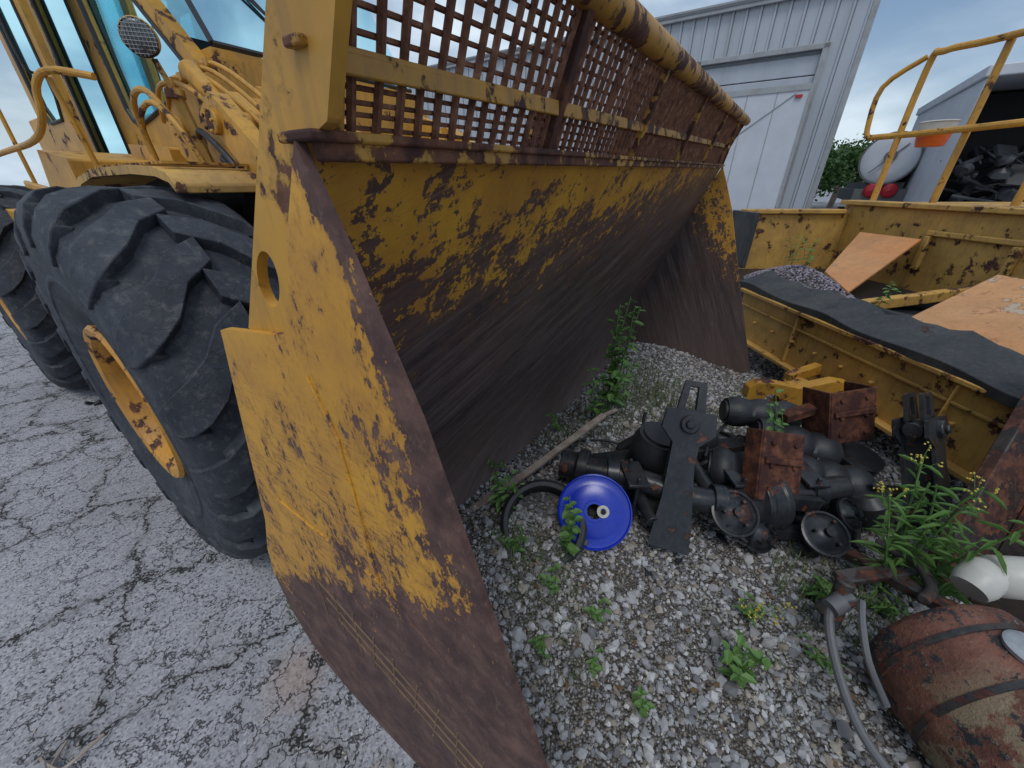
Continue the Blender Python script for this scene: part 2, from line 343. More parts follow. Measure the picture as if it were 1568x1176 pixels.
keep=(h>.002)&(f>-1.15)&(np.hypot(px,py)<4.4)&~((f<-.05)&(w<.27))&(np.random.rand(len(px))<np.clip(.35+1.6*vnoise(px,py,5,7),0,1));px,py,h=px[keep][:N],py[keep][:N],h[keep][:N];N=len(px)
r=np.clip(np.random.lognormal(-4.88,.48,N),.003,.026)
rocks('gravel_stones',np.stack([px,py,h+r*.25],-1),r,stonecols(N),stone)
N=1700;px=-2.6+np.random.rand(N)*3;py=.2+np.random.rand(N)*2.6
px[:900]=np.random.normal(-.38,.22,900);py[:900]=.42+np.random.normal(0,.10,900);r=np.clip(np.random.lognormal(-5.5,.45,N),.002,.016)
f=.834*px-.552*py;w=.552*px+.834*py;k=~((w>.2)&(f>-1.15)&(f<.1));px,py,r=px[k],py[k],r[k]
rocks('loose_stones',np.stack([px,py,r*.3],-1),r,stonecols(len(px)),stone)
# ------------------------------------------------------------------ bucket
bk=empty('loader_bucket',rz=RZ)
OUT=[(-.400,1.636),(-.385,1.60),(-.352,1.53),(-.330,1.475),(-.282,1.361),(-.232,1.20),(-.182,1.036),(-.096,.752),(.13,.0),(-.35,-.0),(-.63,.0),(-.78,.015),(-.92,.05),(-1.03,.12),(-1.09,.28),(-1.10,.459),(-1.05,.62),(-.955,.80),(-.86,1.08),(-.765,1.355),(-.758,1.378),(-.74,1.384),(-.535,1.414),(-.48,1.50),(-.452,1.557)]
b=MB();b.prism(OUT,.235,.247,0);obj('side_plate_outer',b,[bucket_outer],bk,30,.003)
def farp(p):
    f,z=p;k=z/1.64;return (f+(-.11)*k+.008*(1-k),z*(1+.055*k))
FAR=[farp(p) for p in OUT if not(p[0]<-.72 and p[1]>1.0 or p==(-.535,1.414))]
b=MB();b.prism(FAR,3.83,3.86,0,[ell(-.30,.46,.016,.016,12)]);obj('side_plate_inner',b,[bucket_far],bk,30,.004)
b=MB();b.prism([(-.675,1.395),(-.53,1.35),(-.455,1.54),(-.425,1.61),(-.400,1.637),(-.3615,1.650),(-.176,2.0),(-.217,2.0)],.2475,.262,0,[ell(-.561,1.485,.026,.042,24,-.5)]);obj('side_guard_post',b,[yellow],bk,30,.003)
PR=[(-.41,1.632),(-.52,1.43),(-.70,1.08),(-.86,.77),(-.97,.55),(-1.045,.36),(-1.05,.20),(-.98,.09),(-.85,.035),(-.6,.014),(.10,.010)]
def loft(mb,pr,w0,w1,th,mi=0,n=10,offs=(-1,-.4)):
    vs=[];m=len(pr)
    for side in (0,1):
        for i in range(n+1):
            t=i/n;w=w0+(w1-w0)*t
            for p in pr:
                q=farp(p);a=p[0]+(q[0]-p[0])*t;c=p[1]+(q[1]-p[1])*t
                vs.append((a+offs[0]*th*side,w,c+offs[1]*th*side))
    fs=[];S=(n+1)*m
    for s_ in (0,S):
        for i in range(n):
            for k in range(m-1): fs.append((s_+i*m+k,s_+i*m+k+1,s_+(i+1)*m+k+1,s_+(i+1)*m+k))
    for i in range(n):
        for k in (0,m-1): fs.append((i*m+k,(i+1)*m+k,S+(i+1)*m+k,S+i*m+k))
    mb.add(vs,fs,mi)
b=MB();loft(b,PR,.248,3.83,.02);obj('back_sheet',b,[bucket_inner],bk,40)
def lerp(a,c,t): return tuple(x+(y-x)*t for x,y in zip(a,c))
LIPn,LIPf=(-.402,.236,1.640),(-.525,3.84,1.735)
BARn,BARf=(-.378,.262,1.706),(-.50,3.84,1.865)
PIPn,PIPf=(-.33,.20,1.845),(-.43,3.93,2.03)
b=MB();b.bar(LIPn,LIPf,.055,.010);b.bar(Vector(LIPn)+Vector((.016,.01,-.011)),Vector(LIPf)+Vector((.016,0,-.011)),.010,.020)
obj('top_lip',b,[yellow_mix],bk,30,.003)
b=MB();b.bar((-.378,.238,1.7055),BARf,.022,.008);b.bar(Vector(BARn)+Vector((.008,0,-.009)),Vector(BARf)+Vector((.008,0,-.009)),.006,.018);obj('guard_bar',b,[yellow_worn],bk,30,.002)
b=MB();b.tube([PIPn,PIPf],.029,20);obj('guard_top_pipe',b,[yellow_worn],bk)
def gp(w,k):
    t=(w-.262)/(3.84-.262)
    if k<=1: n0=lerp(LIPn,BARn,k);n1=lerp(LIPf,BARf,k)
    else: n0=lerp(BARn,PIPn,k-1);n1=lerp(BARf,PIPf,k-1)
    p=lerp(n0,n1,t);return (p[0],w,p[2])
b=MB()
for w in (.74,1.30,1.98,2.75,3.5):
    b.bar(Vector(gp(w,0)),Vector(gp(w,1.93)),.03,.020,0,(0,1,0))
    p=Vector(gp(w,.0));b.prism([(p.x+.01,p.z),(p.x-.05,p.z),(p.x-.01,p.z+.11)],w-.006,w+.006,0)
for w in (.275,3.84):
    a=Vector(gp(w,0));c=Vector(gp(w,1));d=Vector(gp(w,1.95));b.bar(a,c,.03,.012,0,(0,1,0));b.bar(c,d,.03,.012,0,(0,1,0))
obj('guard_posts',b,[yellow_mix],bk,30,.002)
b=MB();w=.300
while w<3.82:
    bw=R(-.005,.005);q=R(-.005,.005)
    b.tube([gp(w,.03),gp(w+bw,1)],.0052,6,0,0);b.tube([gp(w+bw,1),gp(w+q,1.95)],.0052,6,0,0);w+=.0325
for k in (.17,.34,.51,.68,.84,1.14,1.27,1.40,1.53,1.66,1.79):
    w=.275
    while w<3.8:
        w2=w+.36;o=Vector((-.007,0,R(-.001,.001)));b.bar(Vector(gp(w,k))+o,Vector(gp(min(w2,3.84),k))+o,.006,.0042,0);w=w2
obj('guard_mesh',b,[rustrod],bk,50)
def bead(p,q,r=.0022):
    n=max(3,int(math.hypot(q[0]-p[0],q[1]-p[1])/.02));b.tube([(p[0]+(q[0]-p[0])*i/n+R(-.0015,.0015),.2345,p[1]+(q[1]-p[1])*i/n+R(-.0015,.0015)) for i in range(n+1)],r,6)
b=MB()
bead((-.462,1.27),(-.452,.945),.0035);bead((-.80,.965),(-.45,.945),.003);bead((-.45,.945),(-.30,.84),.003);bead((-.50,1.36),(-.462,1.27),.003)
obj('weld_seams',b,[bucket_outer],bk)
b=MB()
for k in range(3): bead((-.76+.03*k,.70-.065*k+.02),(-.22+.01*k,.50-.065*k),.0022)
for i in range(9):
    t=i/8;x=-.74+.52*t;zz=.745-.20*t;bead((x+R(-.01,.01),zz),(x-.03+R(-.01,.01),zz-.17-R(0,.04)),.0024)
tan=simple('weld_bead_tan',(.24,.155,.09),.75,0,.6,20);obj('hardfacing_lines',b,[tan],bk)
b=MB();b.bar((.10,.25,.012),(.108,3.85,.012),.12,.022);obj('cutting_edge',b,[rust],bk,30,.003)
# ------------------------------------------------------------------ loader
ld=empty('wheel_loader',rz=RZ)
def wheel(cf,w0,cz,name,flip=1,Rr=.8,Wd=.55):
    k=Rr/.8;b=MB()
    pr=[(.31,.075),(.36,.05),(.45,.02),(.50,.012),(.505,.006),(.52,.006),(.525,.010),(.58,.004),(.66,.008),(.715,.03),(.742,.07),(.752,.14),(.756,Wd/2)]
    pr=pr+[(r_,Wd-h) for r_,h in reversed(pr[:-1])]
    b.lathe([(r_*k,h*flip) for r_,h in pr],(cf,w0,cz),(0,1,0),72,0)
    n=19
    for sd in (0,1):
        for i in range(n):
            a0=2*math.pi*(i+.5*sd)/n
            path=[(.02+Wd/2,.792,0,.066),(Wd*.36,.797,.08,.076),(.13,.797,.20,.086),(.07,.786,.26,.090),(.028,.750,.29,.090),(.002,.69,.31,.080),(-.004,.62,.31,.050)]
            vs=[];fs=[]
            for hh,rr,sk,hw in path:
                for (dr,da) in ((-.05,-hw*1.16),(0,-hw),(0,hw),(-.05,hw*1.16)):
                    if rr<.76 : r2,h2=rr*k,(hh if dr==0 else hh+.04)
                    else: r2,h2=(rr+dr)*k,hh
                    if sd: h2=Wd-h2
                    a=a0+sk+da;vs.append((cf+r2*math.sin(a),w0+h2*flip,cz+r2*math.cos(a)))
            for q in range(len(path)-1):
                for j in range(3): fs.append((q*4+j,q*4+j+1,q*4+5+j,q*4+4+j))
            fs.append((0,1,2,3));L_=len(path)*4;fs.append((L_-4,L_-3,L_-2,L_-1));b.add(vs,fs,0)
    obj(name+'_tyre',b,[tyre_m],ld,50,.010)
    b=MB();b.lathe([(r_*k*.87,h*flip) for r_,h in [(.345,.30),(.345,.09),(.385,.055),(.392,.035),(.38,.022),(.345,.03),(.335,.05),(.325,.045),(.315,.06),(.31,.15),(.27,.17),(.25,.22),(.15,.22),(.145,.15),(.12,.13),(.001,.13)]],(cf,w0,cz),(0,1,0),56,0)
    for i in range(12):
        a=i*math.pi/6;x=cf+.18*math.sin(a);z=cz+.18*math.cos(a);b.cyl((x,w0+.22,z),(x,w0+.195,z),.015,None,6)
    obj(name+'_rim',b,[rim_m],ld,35)
rim_m=paint('rim_paint',(.62,.29,.035),.60,10,.5,.6)
wheel(-2.0,.21,.80,'front_wheel')
wheel(-4.95,.19,.80,'rear_wheel')
wheel(-2.0,3.3,.80,'front_wheel_off')
b=MB()
prof=[(-1.72,1.60),(-1.76,1.635),(-1.86,1.655),(-2.1,1.665),(-2.6,1.66),(-2.85,1.63),(-3.05,1.56),(-3.12,1.50)]
poly=prof+[(x,z-.03) for x,z in reversed(prof)];b.prism(poly,.56,1.15,0)
obj('fender',b,[yellow_pale],ld,30,.006)
b=MB()
for i in range(20): b.bb(-2.60+i*.04,-2.58+i*.04,.58,1.1,1.664,1.672)
obj('fender_grip',b,[yellow_worn],ld)
b=MB();b.prism([(x,z-.031) for x,z in prof[1:]]+[(-3.0,1.25),(-1.9,1.45)],.80,1.0,0);obj('fender_bracket',b,[dark],ld)
b=MB()
side=[(-2.72,1.35),(-2.72,2.12),(-3.27,2.60),(-3.75,3.5),(-5.2,3.5),(-5.2,1.35)]
h1=[(-4.02,2.06),(-3.97,1.99),(-3.85,1.96),(-3.62,1.99),(-3.0,2.09),(-2.92,2.13),(-2.93,2.19),(-3.36,2.56),(-3.80,3.35),(-4.22,3.35)]
h2=[(-4.30,1.7),(-4.95,1.7),(-5.05,1.8),(-5.05,3.35),(-4.38,3.35)]
b.prism(side,1.2,1.27,0,[h1,h2]);b.prism(side,2.75,2.82,0,[h1,h2])
b.bb(-3.0,-2.72,1.27,2.75,1.35,2.20);b.bar((-2.84,1.27,2.2),(-2.84,2.75,2.2),.2,.08)
b.bb(-5.2,-3.7,1.2,2.82,3.5,3.6);b.bb(-5.25,-5.15,1.27,1.5,1.35,3.5);b.bb(-5.25,-5.15,2.5,2.75,1.35,3.5);b.bb(-5.2,-3.0,1.27,2.75,1.3,1.4)
obj('cab_shell',b,[yellow],ld,30,.012)
b=MB();b.prism([(x,z) for x,z in h1],1.225,1.235,0);b.prism(h2,1.225,1.235,0);b.prism(h1,2.78,2.79,0)
b.add([(-2.80,1.3,2.26),(-2.80,2.74,2.26),(-3.62,2.74,3.48),(-3.62,1.3,3.48)],[(0,1,2,3)])
b.add([(-5.2,1.5,1.9),(-5.2,2.5,1.9),(-5.2,2.5,3.4),(-5.2,1.5,3.4)],[(0,1,2,3)])
obj('cab_glass_panes',b,[glass],ld,0)
b=MB()
def ring(pts,w,r=.014):
    b.tube([(x,w,z) for x,z in pts+[pts[0]]],r,6,0,0)
ring(h1,1.198);ring(h2,1.198)
b.tube([(-2.795,1.31,2.27),(-2.795,2.73,2.27)],.014,6);b.tube([(-2.795,1.31,2.27),(-3.61,1.31,3.48)],.016,6)
b.tube([(-2.78,1.95,2.27),(-3.05,1.6,2.66)],.008,6);b.tube([(-2.79,1.9,2.28),(-3.2,1.5,2.88)],.006,5)
obj('window_seals',b,[rubber],ld)
b=MB();b.bb(-4.6,-4.1,1.75,2.25,1.4,1.95);b.box((-4.65,2.0,2.3),(.15,.5,.8));b.lathe([(.001,0),(.03,0),(.03,.5)],(-3.35,2.0,1.55),(-.25,0,1),10);b.bb(-3.3,-3.0,1.5,2.5,1.4,2.1)
q=[(-3.45+.16*math.cos(t),1.75+.19*math.sin(t),2.27+.10*math.cos(t)) for t in [i*math.pi/10 for i in range(21)]];b.tube(q,.014,6,0,0);b.bar(q[0],q[10],.03,.015);b.bar(q[5],q[15],.03,.015)
b.tube([(-3.1,1.5,2.05),(-3.15,1.5,2.3)],.012,6);b.tube([(-3.1,1.42,2.05),(-3.12,1.42,2.26)],.012,6)
obj('cab_interior',b,[rubber],ld,30,.01)
b=MB();do=[(-4.2,1.35),(-4.2,3.4),(-5.0,3.4),(-5.1,1.35)];dh=[(-4.31,2.12),(-4.40,2.0),(-4.75,2.0),(-4.87,2.12),(-4.85,3.28),(-4.31,3.28)]
b.prism(do,.93,.97,0,[dh]);obj('cab_door',b,[yellow],ld,30,.008)
b=MB();b.prism(dh,.945,.952,0);obj('door_glass',b,[glass],ld,0)
b=MB();ring(dh,.928,.012);b.tube([(-4.4,.90,2.25),(-4.4,.86,2.3),(-4.4,.86,2.6),(-4.4,.90,2.65)],.010,6);obj('door_seal',b,[rubber],ld)
b=MB();b.bb(-6.8,-3.3,.95,3.1,.75,1.40);b.bb(-3.3,-2.7,1.2,2.85,.6,1.35);b.bb(-2.7,-1.5,1.35,2.7,.5,1.45);b.bb(-7,-5.3,1.2,2.85,1.4,2.2)
b.prism([(-3.2,1.36),(-3.2,1.72),(-3.75,1.78),(-4.0,1.44),(-6.0,1.44),(-6.0,1.36)],.62,1.2,0)
b.prism([(-2.9,1.5),(-2.9,1.78),(-3.5,1.82),(-3.5,1.5)],.98,1.19,0)
b.bb(-6.0,-3.15,.45,.62,1.33,1.45);b.bb(-4.05,-3.75,.42,.60,.55,1.3);b.bb(-3.55,-3.35,.44,.62,.7,1.33);b.bb(-4.0,-3.4,.40,.62,.62,.68);b.bb(-4.0,-3.4,.42,.62,.98,1.03)
b.bar((-3.2,.60,1.52),(-4.4,.60,1.60),.03,.05)
obj('body_frame',b,[yellow],ld,30,.012)
b=MB()
b.bb(-3.75,-3.20,.612,.619,1.46,1.58);obj('safety_sticker',b,[white_m],ld)
b=MB();b.bb(-3.74,-3.48,.606,.611,1.54,1.575);obj('sticker_red',b,[red_l],ld)
b=MB()
b.tube([(-5.4,.55,1.76),(-4.2,.55,1.78),(-3.35,.56,1.80),(-3.08,.58,1.88),(-3.02,.6,2.0),(-2.90,.64,2.05),(-2.76,.75,2.03)],.015,10)
b.tube([(-2.98,.68,1.65),(-2.95,.64,2.03)],.012,8);b.tube([(-5.3,.7,2.75),(-4.5,.66,2.72),(-4.0,.7,2.60),(-3.95,.85,2.60)],.010,8);b.tube([(-4.15,.60,1.4),(-4.15,.62,2.7)],.011,8)
obj('handrails',b,[yellow],ld)
b=MB()
arm=[(-2.78,1.88),(-2.70,1.98),(-2.52,2.02),(-2.38,1.95),(-2.0,1.66),(-1.45,1.20),(-1.12,.70),(-1.12,.45),(-1.3,.42),(-1.55,.85),(-2.1,1.36),(-2.5,1.58),(-2.76,1.74)]
b.prism(arm,.98,1.06,0,[ell(-2.58,1.84,.04,.04)]);b.prism(arm,1.16,1.24,0);b.prism(arm,2.8,2.96,0)
tw=[(-2.6,1.4),(-2.60,1.92),(-2.45,2.05),(-2.28,2.0),(-2.15,1.75),(-1.9,1.4)]
b.prism(tw,1.3,1.36,0,[ell(-2.42,1.93,.05,.05)]);b.prism(tw,2.4,2.46,0)
b.prism([(-2.38,2.02),(-2.25,2.06),(-1.80,1.80),(-1.65,1.6),(-1.78,1.52),(-2.0,1.70)],1.36,1.44,0)
b.prism([(-2.1,1.86),(-1.98,1.92),(-1.62,1.64),(-1.52,1.40),(-1.64,1.35),(-1.78,1.58)],.86,.93,0)
b.cyl((-2.58,.94,1.84),(-2.58,1.36,1.84),.055);b.cyl((-1.98,.84,1.82),(-1.98,1.2,1.82),.045);b.cyl((-2.42,1.25,1.93),(-2.42,1.5,1.93),.06)
b.cyl((-2.2,1.10,1.50),(-1.75,1.10,1.12),.07)
b.cyl((-2.30,.95,2.04),(-1.98,.97,1.78),.038)
for p in ((-2.58,.935,1.84),(-1.98,.835,1.82)):
    for k in range(5): a_=k*1.257;b.cyl((p[0]+.035*math.cos(a_),p[1],p[2]+.035*math.sin(a_)),(p[0]+.035*math.cos(a_),p[1]-.012,p[2]+.035*math.sin(a_)),.008,None,6)
obj('lift_arms',b,[yellow],ld,30,.008)
b=MB();b.cyl((-2.02,1.12,1.80),(-1.60,1.12,1.40),.026);b.cyl((-2.0,.97,1.80),(-1.62,.99,1.48),.022);obj('hydraulic_rods',b,[chrome],ld)
b=MB()
for k in range(5):
    o=k*.040;b.tube([(-2.75,.95+o,1.88+o*.6),(-2.6,.92+o,1.99+o*.5),(-2.35,.9+o,1.99+o*.6),(-2.1,.9+o,1.90+o*.6),(-1.85,.92+o,1.72+o*.6),(-1.6,.95+o,1.45)],.010,8)
    b.box((-2.35,.9+o,1.99+o*.6),(.04,.03,.03))
b.tube([(-2.9,.9,1.75),(-2.7,.84,1.94),(-2.45,.82,1.96),(-2.3,.84,1.82),(-2.2,.86,1.6)],.013,8)
b.tube([(-2.55,.80,1.68),(-2.5,.78,1.85),(-2.3,.78,1.9),(-2.15,.80,1.78),(-2.1,.84,1.6)],.011,8)
obj('hydraulic_lines',b,[yellow],ld)
b=MB();b.tube([(-2.3,1.0,1.65),(-2.1,.9,1.70),(-1.9,.9,1.55),(-1.7,.95,1.35),(-1.6,1.0,1.1)],.017,8);b.tube([(-2.5,1.0,1.55),(-2.2,.88,1.55),(-2.0,.9,1.4)],.017,8);b.tube([(-2.4,.95,1.75),(-2.15,.86,1.8),(-1.95,.87,1.66),(-1.85,.9,1.45)],.012,8);obj('hydraulic_hoses',b,[rubber],ld)
hl=Vector((-2.25,.80,2.10));ax=Vector((.75,-.55,-.1))
b=MB();b.lathe([(.001,-.065),(.03,-.06),(.048,-.04),(.058,-.01),(.062,.012),(.058,.018)],hl,ax,24,0)
b.bar((-2.25,.82,2.04),(-2.27,.86,1.94),.02,.010,0);b.bar((-2.27,.86,1.95),(-2.3,.92,1.66),.045,.016,0);b.lathe([(.035,0),(.035,.03)],(-2.27,.86,1.92),(0,0,1),12,0,True,True)
obj('headlight_housing',b,[yellow_pale],ld)
b=MB();b.lathe([(.058,.012),(.045,.022),(.001,.026)],hl,ax,24,0)
obj('headlight_lens',b,[simple('lamp_lens',(.14,.15,.15),.25,.3)],ld)
b=MB();a=ax.normalized();t1=a.cross(Vector((0,0,1))).normalized();t2=a.cross(t1)
for i in range(-4,5):
    x=i*.0125;hh=math.sqrt(.058**2-x*x);b.tube([hl+a*.027+t1*x+t2*hh,hl+a*.027+t1*x-t2*hh],.0013,5);b.tube([hl+a*.028+t2*x+t1*hh,hl+a*.028+t2*x-t1*hh],.0013,5)
obj('headlight_guard',b,[grey_metal],ld)
# ------------------------------------------------------------------ building
bd=empty('metal_building',loc=(7.75,10.85,0),rz=RZ)
b=MB();b.bb(-20.75,-3.3,0,.15,0,5.4);b.bb(-.72,0,0,.15,0,5.4);b.bb(-3.3,-.72,0,.15,4.35,5.4);b.bb(-.15,0,.15,14,0,5.4);b.bb(-20.75,-.15,13.85,14,0,5.4)
obj('walls',b,[siding],bd,0)
b=MB();x=-.08;gr=MB()
while x>-18:
    z0=4.45 if -3.35<x<-.66 else 0
    b.prism([(x-.03,0),(x-.018,-.035),(x+.018,-.035),(x+.03,0)],z0,5.4,0,(),lambda a,c,h:(a,c,h));gr.bb(x+.031,x+.045,-.004,0,z0,5.4);x-=.30
obj('siding_ribs',b,[siding],bd,0);obj('siding_seams',gr,[groove],bd,0)
b=MB();b.bb(-20.8,.1,-.12,-.045,5.32,5.5);b.bb(-3.42,-3.3,-.06,.1,0,4.45);b.bb(-.72,-.60,-.06,.1,0,4.45);b.bb(-3.42,-.60,-.06,.1,4.35,4.46);b.bb(-.06,.06,-.06,.05,0,5.32)
obj('trim',b,[grey_metal],bd,0,.01)
b=MB();b.bb(-20.8,.12,-.135,-.122,5.40,5.46);b.bb(-3.28,-.74,.02,.05,4.28,4.345);obj('dark_trim',b,[groove],bd,0)
b=MB();b.add([(-20.8,-.12,5.5),(.1,-.12,5.5),(.1,7,6.6),(-20.8,7,6.6)],[(0,1,2,3)]);b.add([(-20.8,14,5.5),(.1,14,5.5),(.1,7,6.6),(-20.8,7,6.6)],[(0,1,2,3)]);obj('roof',b,[siding],bd,0)
b=MB()
for i in range(9): b.bb(-3.3,-.72,.06,.10,4.35-.47*(i+1)+.02,4.35-.47*i)
obj('roll_up_door',b,[siding],bd,0,.012)
bt=empty('box_trailer',loc=(7.05,11.0,0),rz=RZ)
b=MB();b.bb(-3.4,0,-.45,.0,.9,3.6);obj('trailer_box',b,[white_m],bt,0,.02)
b=MB();b.bb(-3.4,.01,-.47,-.452,3.5,3.62);b.bb(-.05,.015,-.47,-.452,.9,3.5);b.bb(-3.4,.01,-.47,-.452,.85,1.0);b.bar((-3.2,-.46,1.3),(-.3,-.46,3.45),.02,.02,0,(0,-1,0))
for i in range(5): b.bb(-.68-.62*i,-.66-.62*i,-.458,-.452,1.0,3.5)
obj('trailer_rails',b,[grey_metal],bt,0,.006)
b=MB();b.bb(-.30,-.16,-.49,-.471,3.36,3.42);obj('trailer_marker',b,[red_l],bt)
b=MB();b.cyl((-1,-.4,.45),(-1,-.1,.45),.45);b.cyl((-2.3,-.4,.45),(-2.3,-.1,.45),.45);b.bb(-3.3,-.1,-.3,-.1,.7,.9);obj('trailer_wheels',b,[rubber],bt)
# ------------------------------------------------------------------ far right vehicles
tk=empty('tank_truck',loc=(9.15,10.6,0),rz=RZ)
TA=(.16,1,0)
b=MB();b.lathe([(.001,-.02),(.3,-.015),(.50,.0),(.53,.02),(.53,4),(.001,4.1)],(0,0,2.15),TA,36);obj('tank',b,[white_m],tk)
b=MB();b.lathe([(.53,.01),(.565,.01),(.565,.07),(.53,.07)],(0,0,2.15),TA,36);b.bb(-.45,.7,-.1,4,1.2,1.5);b.bb(-.3,.5,.2,4,1.5,1.65);b.bar((-.3,-.07,1.85),(.25,-.07,2.45),.02,.02);b.lathe([(.12,0),(.12,-.05)],(0,-.03,2.2),(0,1,0),16,0,True,True);obj('tank_frame',b,[simple('dark_frame',(.12,.125,.13),.6)],tk)
b=MB()
for x in(-.12,.22): b.lathe([(.15,0),(.16,-.04),(.12,-.08),(.001,-.10)],(x,-.1,1.46),(0,1,0),18)
obj('tail_lights',b,[red_l],tk)
b=MB()
for x in (-.3,.8):
    for y in (1,2.2): b.cyl((x-.15,y,.5),(x+.15,y,.5),.5)
obj('wheels',b,[rubber],tk)
jt=empty('dump_trailer',loc=(8.3,8.3,0),rz=RZ)
b=MB();b.bb(0,.12,0,5,1.2,3.25);b.bb(3.2,3.32,0,5,1.2,3.25);b.bb(0,3.32,0,5,1.1,1.2);b.bb(0,3.32,4.9,5,1.2,3.25);b.bb(-.05,3.4,-.06,5.0,3.25,3.42);obj('trailer_body',b,[white_m],jt,0,.02)
b=MB();b.bb(.13,3.19,1.6,1.7,1.2,3.2);obj('dark_inside',b,[dark],jt,0)
b=MB()
for i in range(170):
    c=Vector((R(.25,3.1),R(.1,1.2),1.25+R(0,1.2)*R(.3,1)));ax_=Vector((R(-1,1),R(-1,1),R(-1,1)));r_=R(.08,.18)
    if i%4==0: b.box(c,(R(.1,.5),R(.1,.4),R(.03,.12)),Euler((R(-1,1),R(-1,1),R(-2,2))))
    elif i%4<3: b.tube([c,c+Vector((R(-.4,.4),R(-.2,.2),R(-.2,.3))),c+Vector((R(-.7,.7),R(-.2,.2),R(-.2,.4)))],R(.012,.04),6)
    else: b.lathe([(.001,-r_*.8),(r_*R(.4,.8),-r_*.5),(r_,0),(r_*R(.4,.9),r_*.5),(.001,r_*.8)],c,ax_,11)
obj('scrap_heap',b,[simple('black_scrap',(.028,.030,.036),.3,0,.5,3,.6)],jt,30,.01)
b=MB();b.cyl((.3,1,.5),(.3,1.3,.5),.5);b.cyl((3,1,.5),(3,1.3,.5),.5);b.bb(.4,2.9,0,5,.7,1.1);obj('undercarriage',b,[rubber],jt)
sh=empty('storage_shed',loc=(14.5,14.5,0),rz=RZ)
b=MB();b.prism([(0,0),(0,3.6),(5,5.8),(10,3.6),(10,0)],0,14,0);obj('shed_walls',b,[grey_metal],sh,0)
b=MB()
for i in range(33): b.bb(.1+i*.3,.16+i*.3,-.03,0,0,3.6)
b.add([(-.2,-.2,3.6),(5,-.2,5.9),(5,14,5.9),(-.2,14,3.6)],[(0,1,2,3)]);b.add([(10.2,-.2,3.6),(5,-.2,5.9),(5,14,5.9),(10.2,14,3.6)],[(0,1,2,3)]);obj('shed_roof',b,[siding],sh,0)
# ------------------------------------------------------------------ trees
def tree(pos,h,wd,n=2400):
    b=MB();p=Vector(pos);cents=[]
    b.tube([p,p+Vector((.1,0,h*.3)),p+Vector((0,.1,h*.62))],[.2]*5+[.1]*9,8,1)
    for i in range(12):
        a=R(0,6.28);e=p+Vector((math.cos(a)*wd*R(.25,.48),math.sin(a)*wd*R(.25,.48),h*R(.35,.92)));cents.append((e,R(.25,.5)*wd*.5));b.tube([p+Vector((0,0,h*R(.2,.5))),e],.05,5,1)
    for i in range(n):
        c,r_=random.choice(cents);d=Vector((random.gauss(0,1),random.gauss(0,1),random.gauss(0,.8)));d.normalize();q=c+d*r_*R(.5,1.05);u=Vector((R(-1,1),R(-1,1),R(-1,1))).normalized()*R(.08,.17);v=u.cross(Vector((R(-1,1),R(-1,1),R(-1,1)))).normalized()*R(.06,.12)
        b.add([q-u,q+v,q+u,q-v],[(0,1,2,3)],0)
    obj('tree',b,[leafd,wood],None,0)
tree((24.5,32,0),4.4,5);tree((28,33.5,0),4.0,5);tree((31,39,0),5.0,6);tree((21.5,31.0,0),3.6,5,2600);tree((26,30,0),3.2,4,2200)
# ------------------------------------------------------------------ paver
pv=empty('asphalt_paver')
b=MB();b.bar((2.29,3.66,.475),(2.43,1.40,.465),.05,.46);b.bar((2.25,3.66,.70),(2.39,1.40,.69),.07,.03);b.bar((2.25,3.66,.26),(2.39,1.40,.25),.09,.03)
b.bar((2.255,3.66,.57),(2.395,1.40,.56),.02,.02)
for i in range(10):
    t=i/9;b.cyl((2.265+.14*t,3.6-2.15*t,.46),(2.232+.14*t,3.6-2.15*t,.46),.013,None,6)
for y in (2.9,1.75): t=(3.66-y)/2.26;b.bar((2.25+.14*t,y,.28),(2.25+.14*t,y,.67),.03,.012,0,(0,1,0))
obj('front_apron',b,[yellow_pale],pv,30,.008)
b=MB();A0,A1,B1,B0=(2.235,3.72,.765),(2.36,1.30,.735),(2.70,1.30,.83),(2.47,3.72,.85)
n=40;vs=[]
for i in range(n+1):
    t=i/n
    for (P,Q,s_) in ((A0,A1,0),(B0,B1,1)):
        p=Vector(lerp(P,Q,t));p.z+=.012*math.sin(t*19+s_)+(.012*math.sin(t*47)+.008*math.sin(t*83) if s_ else 0);p.x+=(.012*math.sin(t*61) if s_ else .006*math.sin(t*33));vs+=[p,p-Vector((0,0,.055 if not s_ else .022))]
fs=[]
for i in range(n):
    o=i*4;fs+=[(o,o+2,o+6,o+4),(o+1,o+3,o+7,o+5),(o,o+1,o+5,o+4),(o+2,o+3,o+7,o+6)]
b.add(vs,fs);b.box((2.84,5.0,1.0),(.06,.5,.62));obj('rubber_flashing',b,[paint('rubber_flap',(.018,.019,.022),.68,7,.6,.4,None,(.035,.037,.042),(.14,.135,.12))],pv,30,.004)
b=MB();b.bb(4.17,4.25,1.1,5.2,.5,1.38);b.bb(4.10,4.33,1.1,5.2,1.38,1.43);b.bb(2.9,4.17,5.08,5.16,.6,1.28);b.bb(2.88,4.09,5.03,5.2,1.28,1.33);b.bb(4.33,6.5,1.1,5.4,.5,1.40)
b.bb(4.12,4.168,3.2,3.26,.82,1.15);b.bb(4.12,4.168,3.95,4.01,.82,1.15);b.bb(4.12,4.168,3.2,4.01,1.15,1.20)
b.bar((2.95,3.1,.70),(4.15,3.3,.78),.08,.09);b.bar((2.60,3.05,.66),(2.85,2.62,.70),.05,.1)
obj('hopper_walls',b,[yellow_pale],pv,30,.01)
b=MB();b.bb(2.5,4.17,1.1,5.08,.55,.62);b.bb(2.7,4.2,1.3,5.0,.0,.55)
q=[(3.45+.42*math.cos(t),3.0+.30*math.sin(t),.66) for t in [i*math.pi/12 for i in range(25)]];b.tube(q,.05,8,0,0)
obj('conveyor_and_tracks',b,[rubber],pv,30,.01)
b=MB()
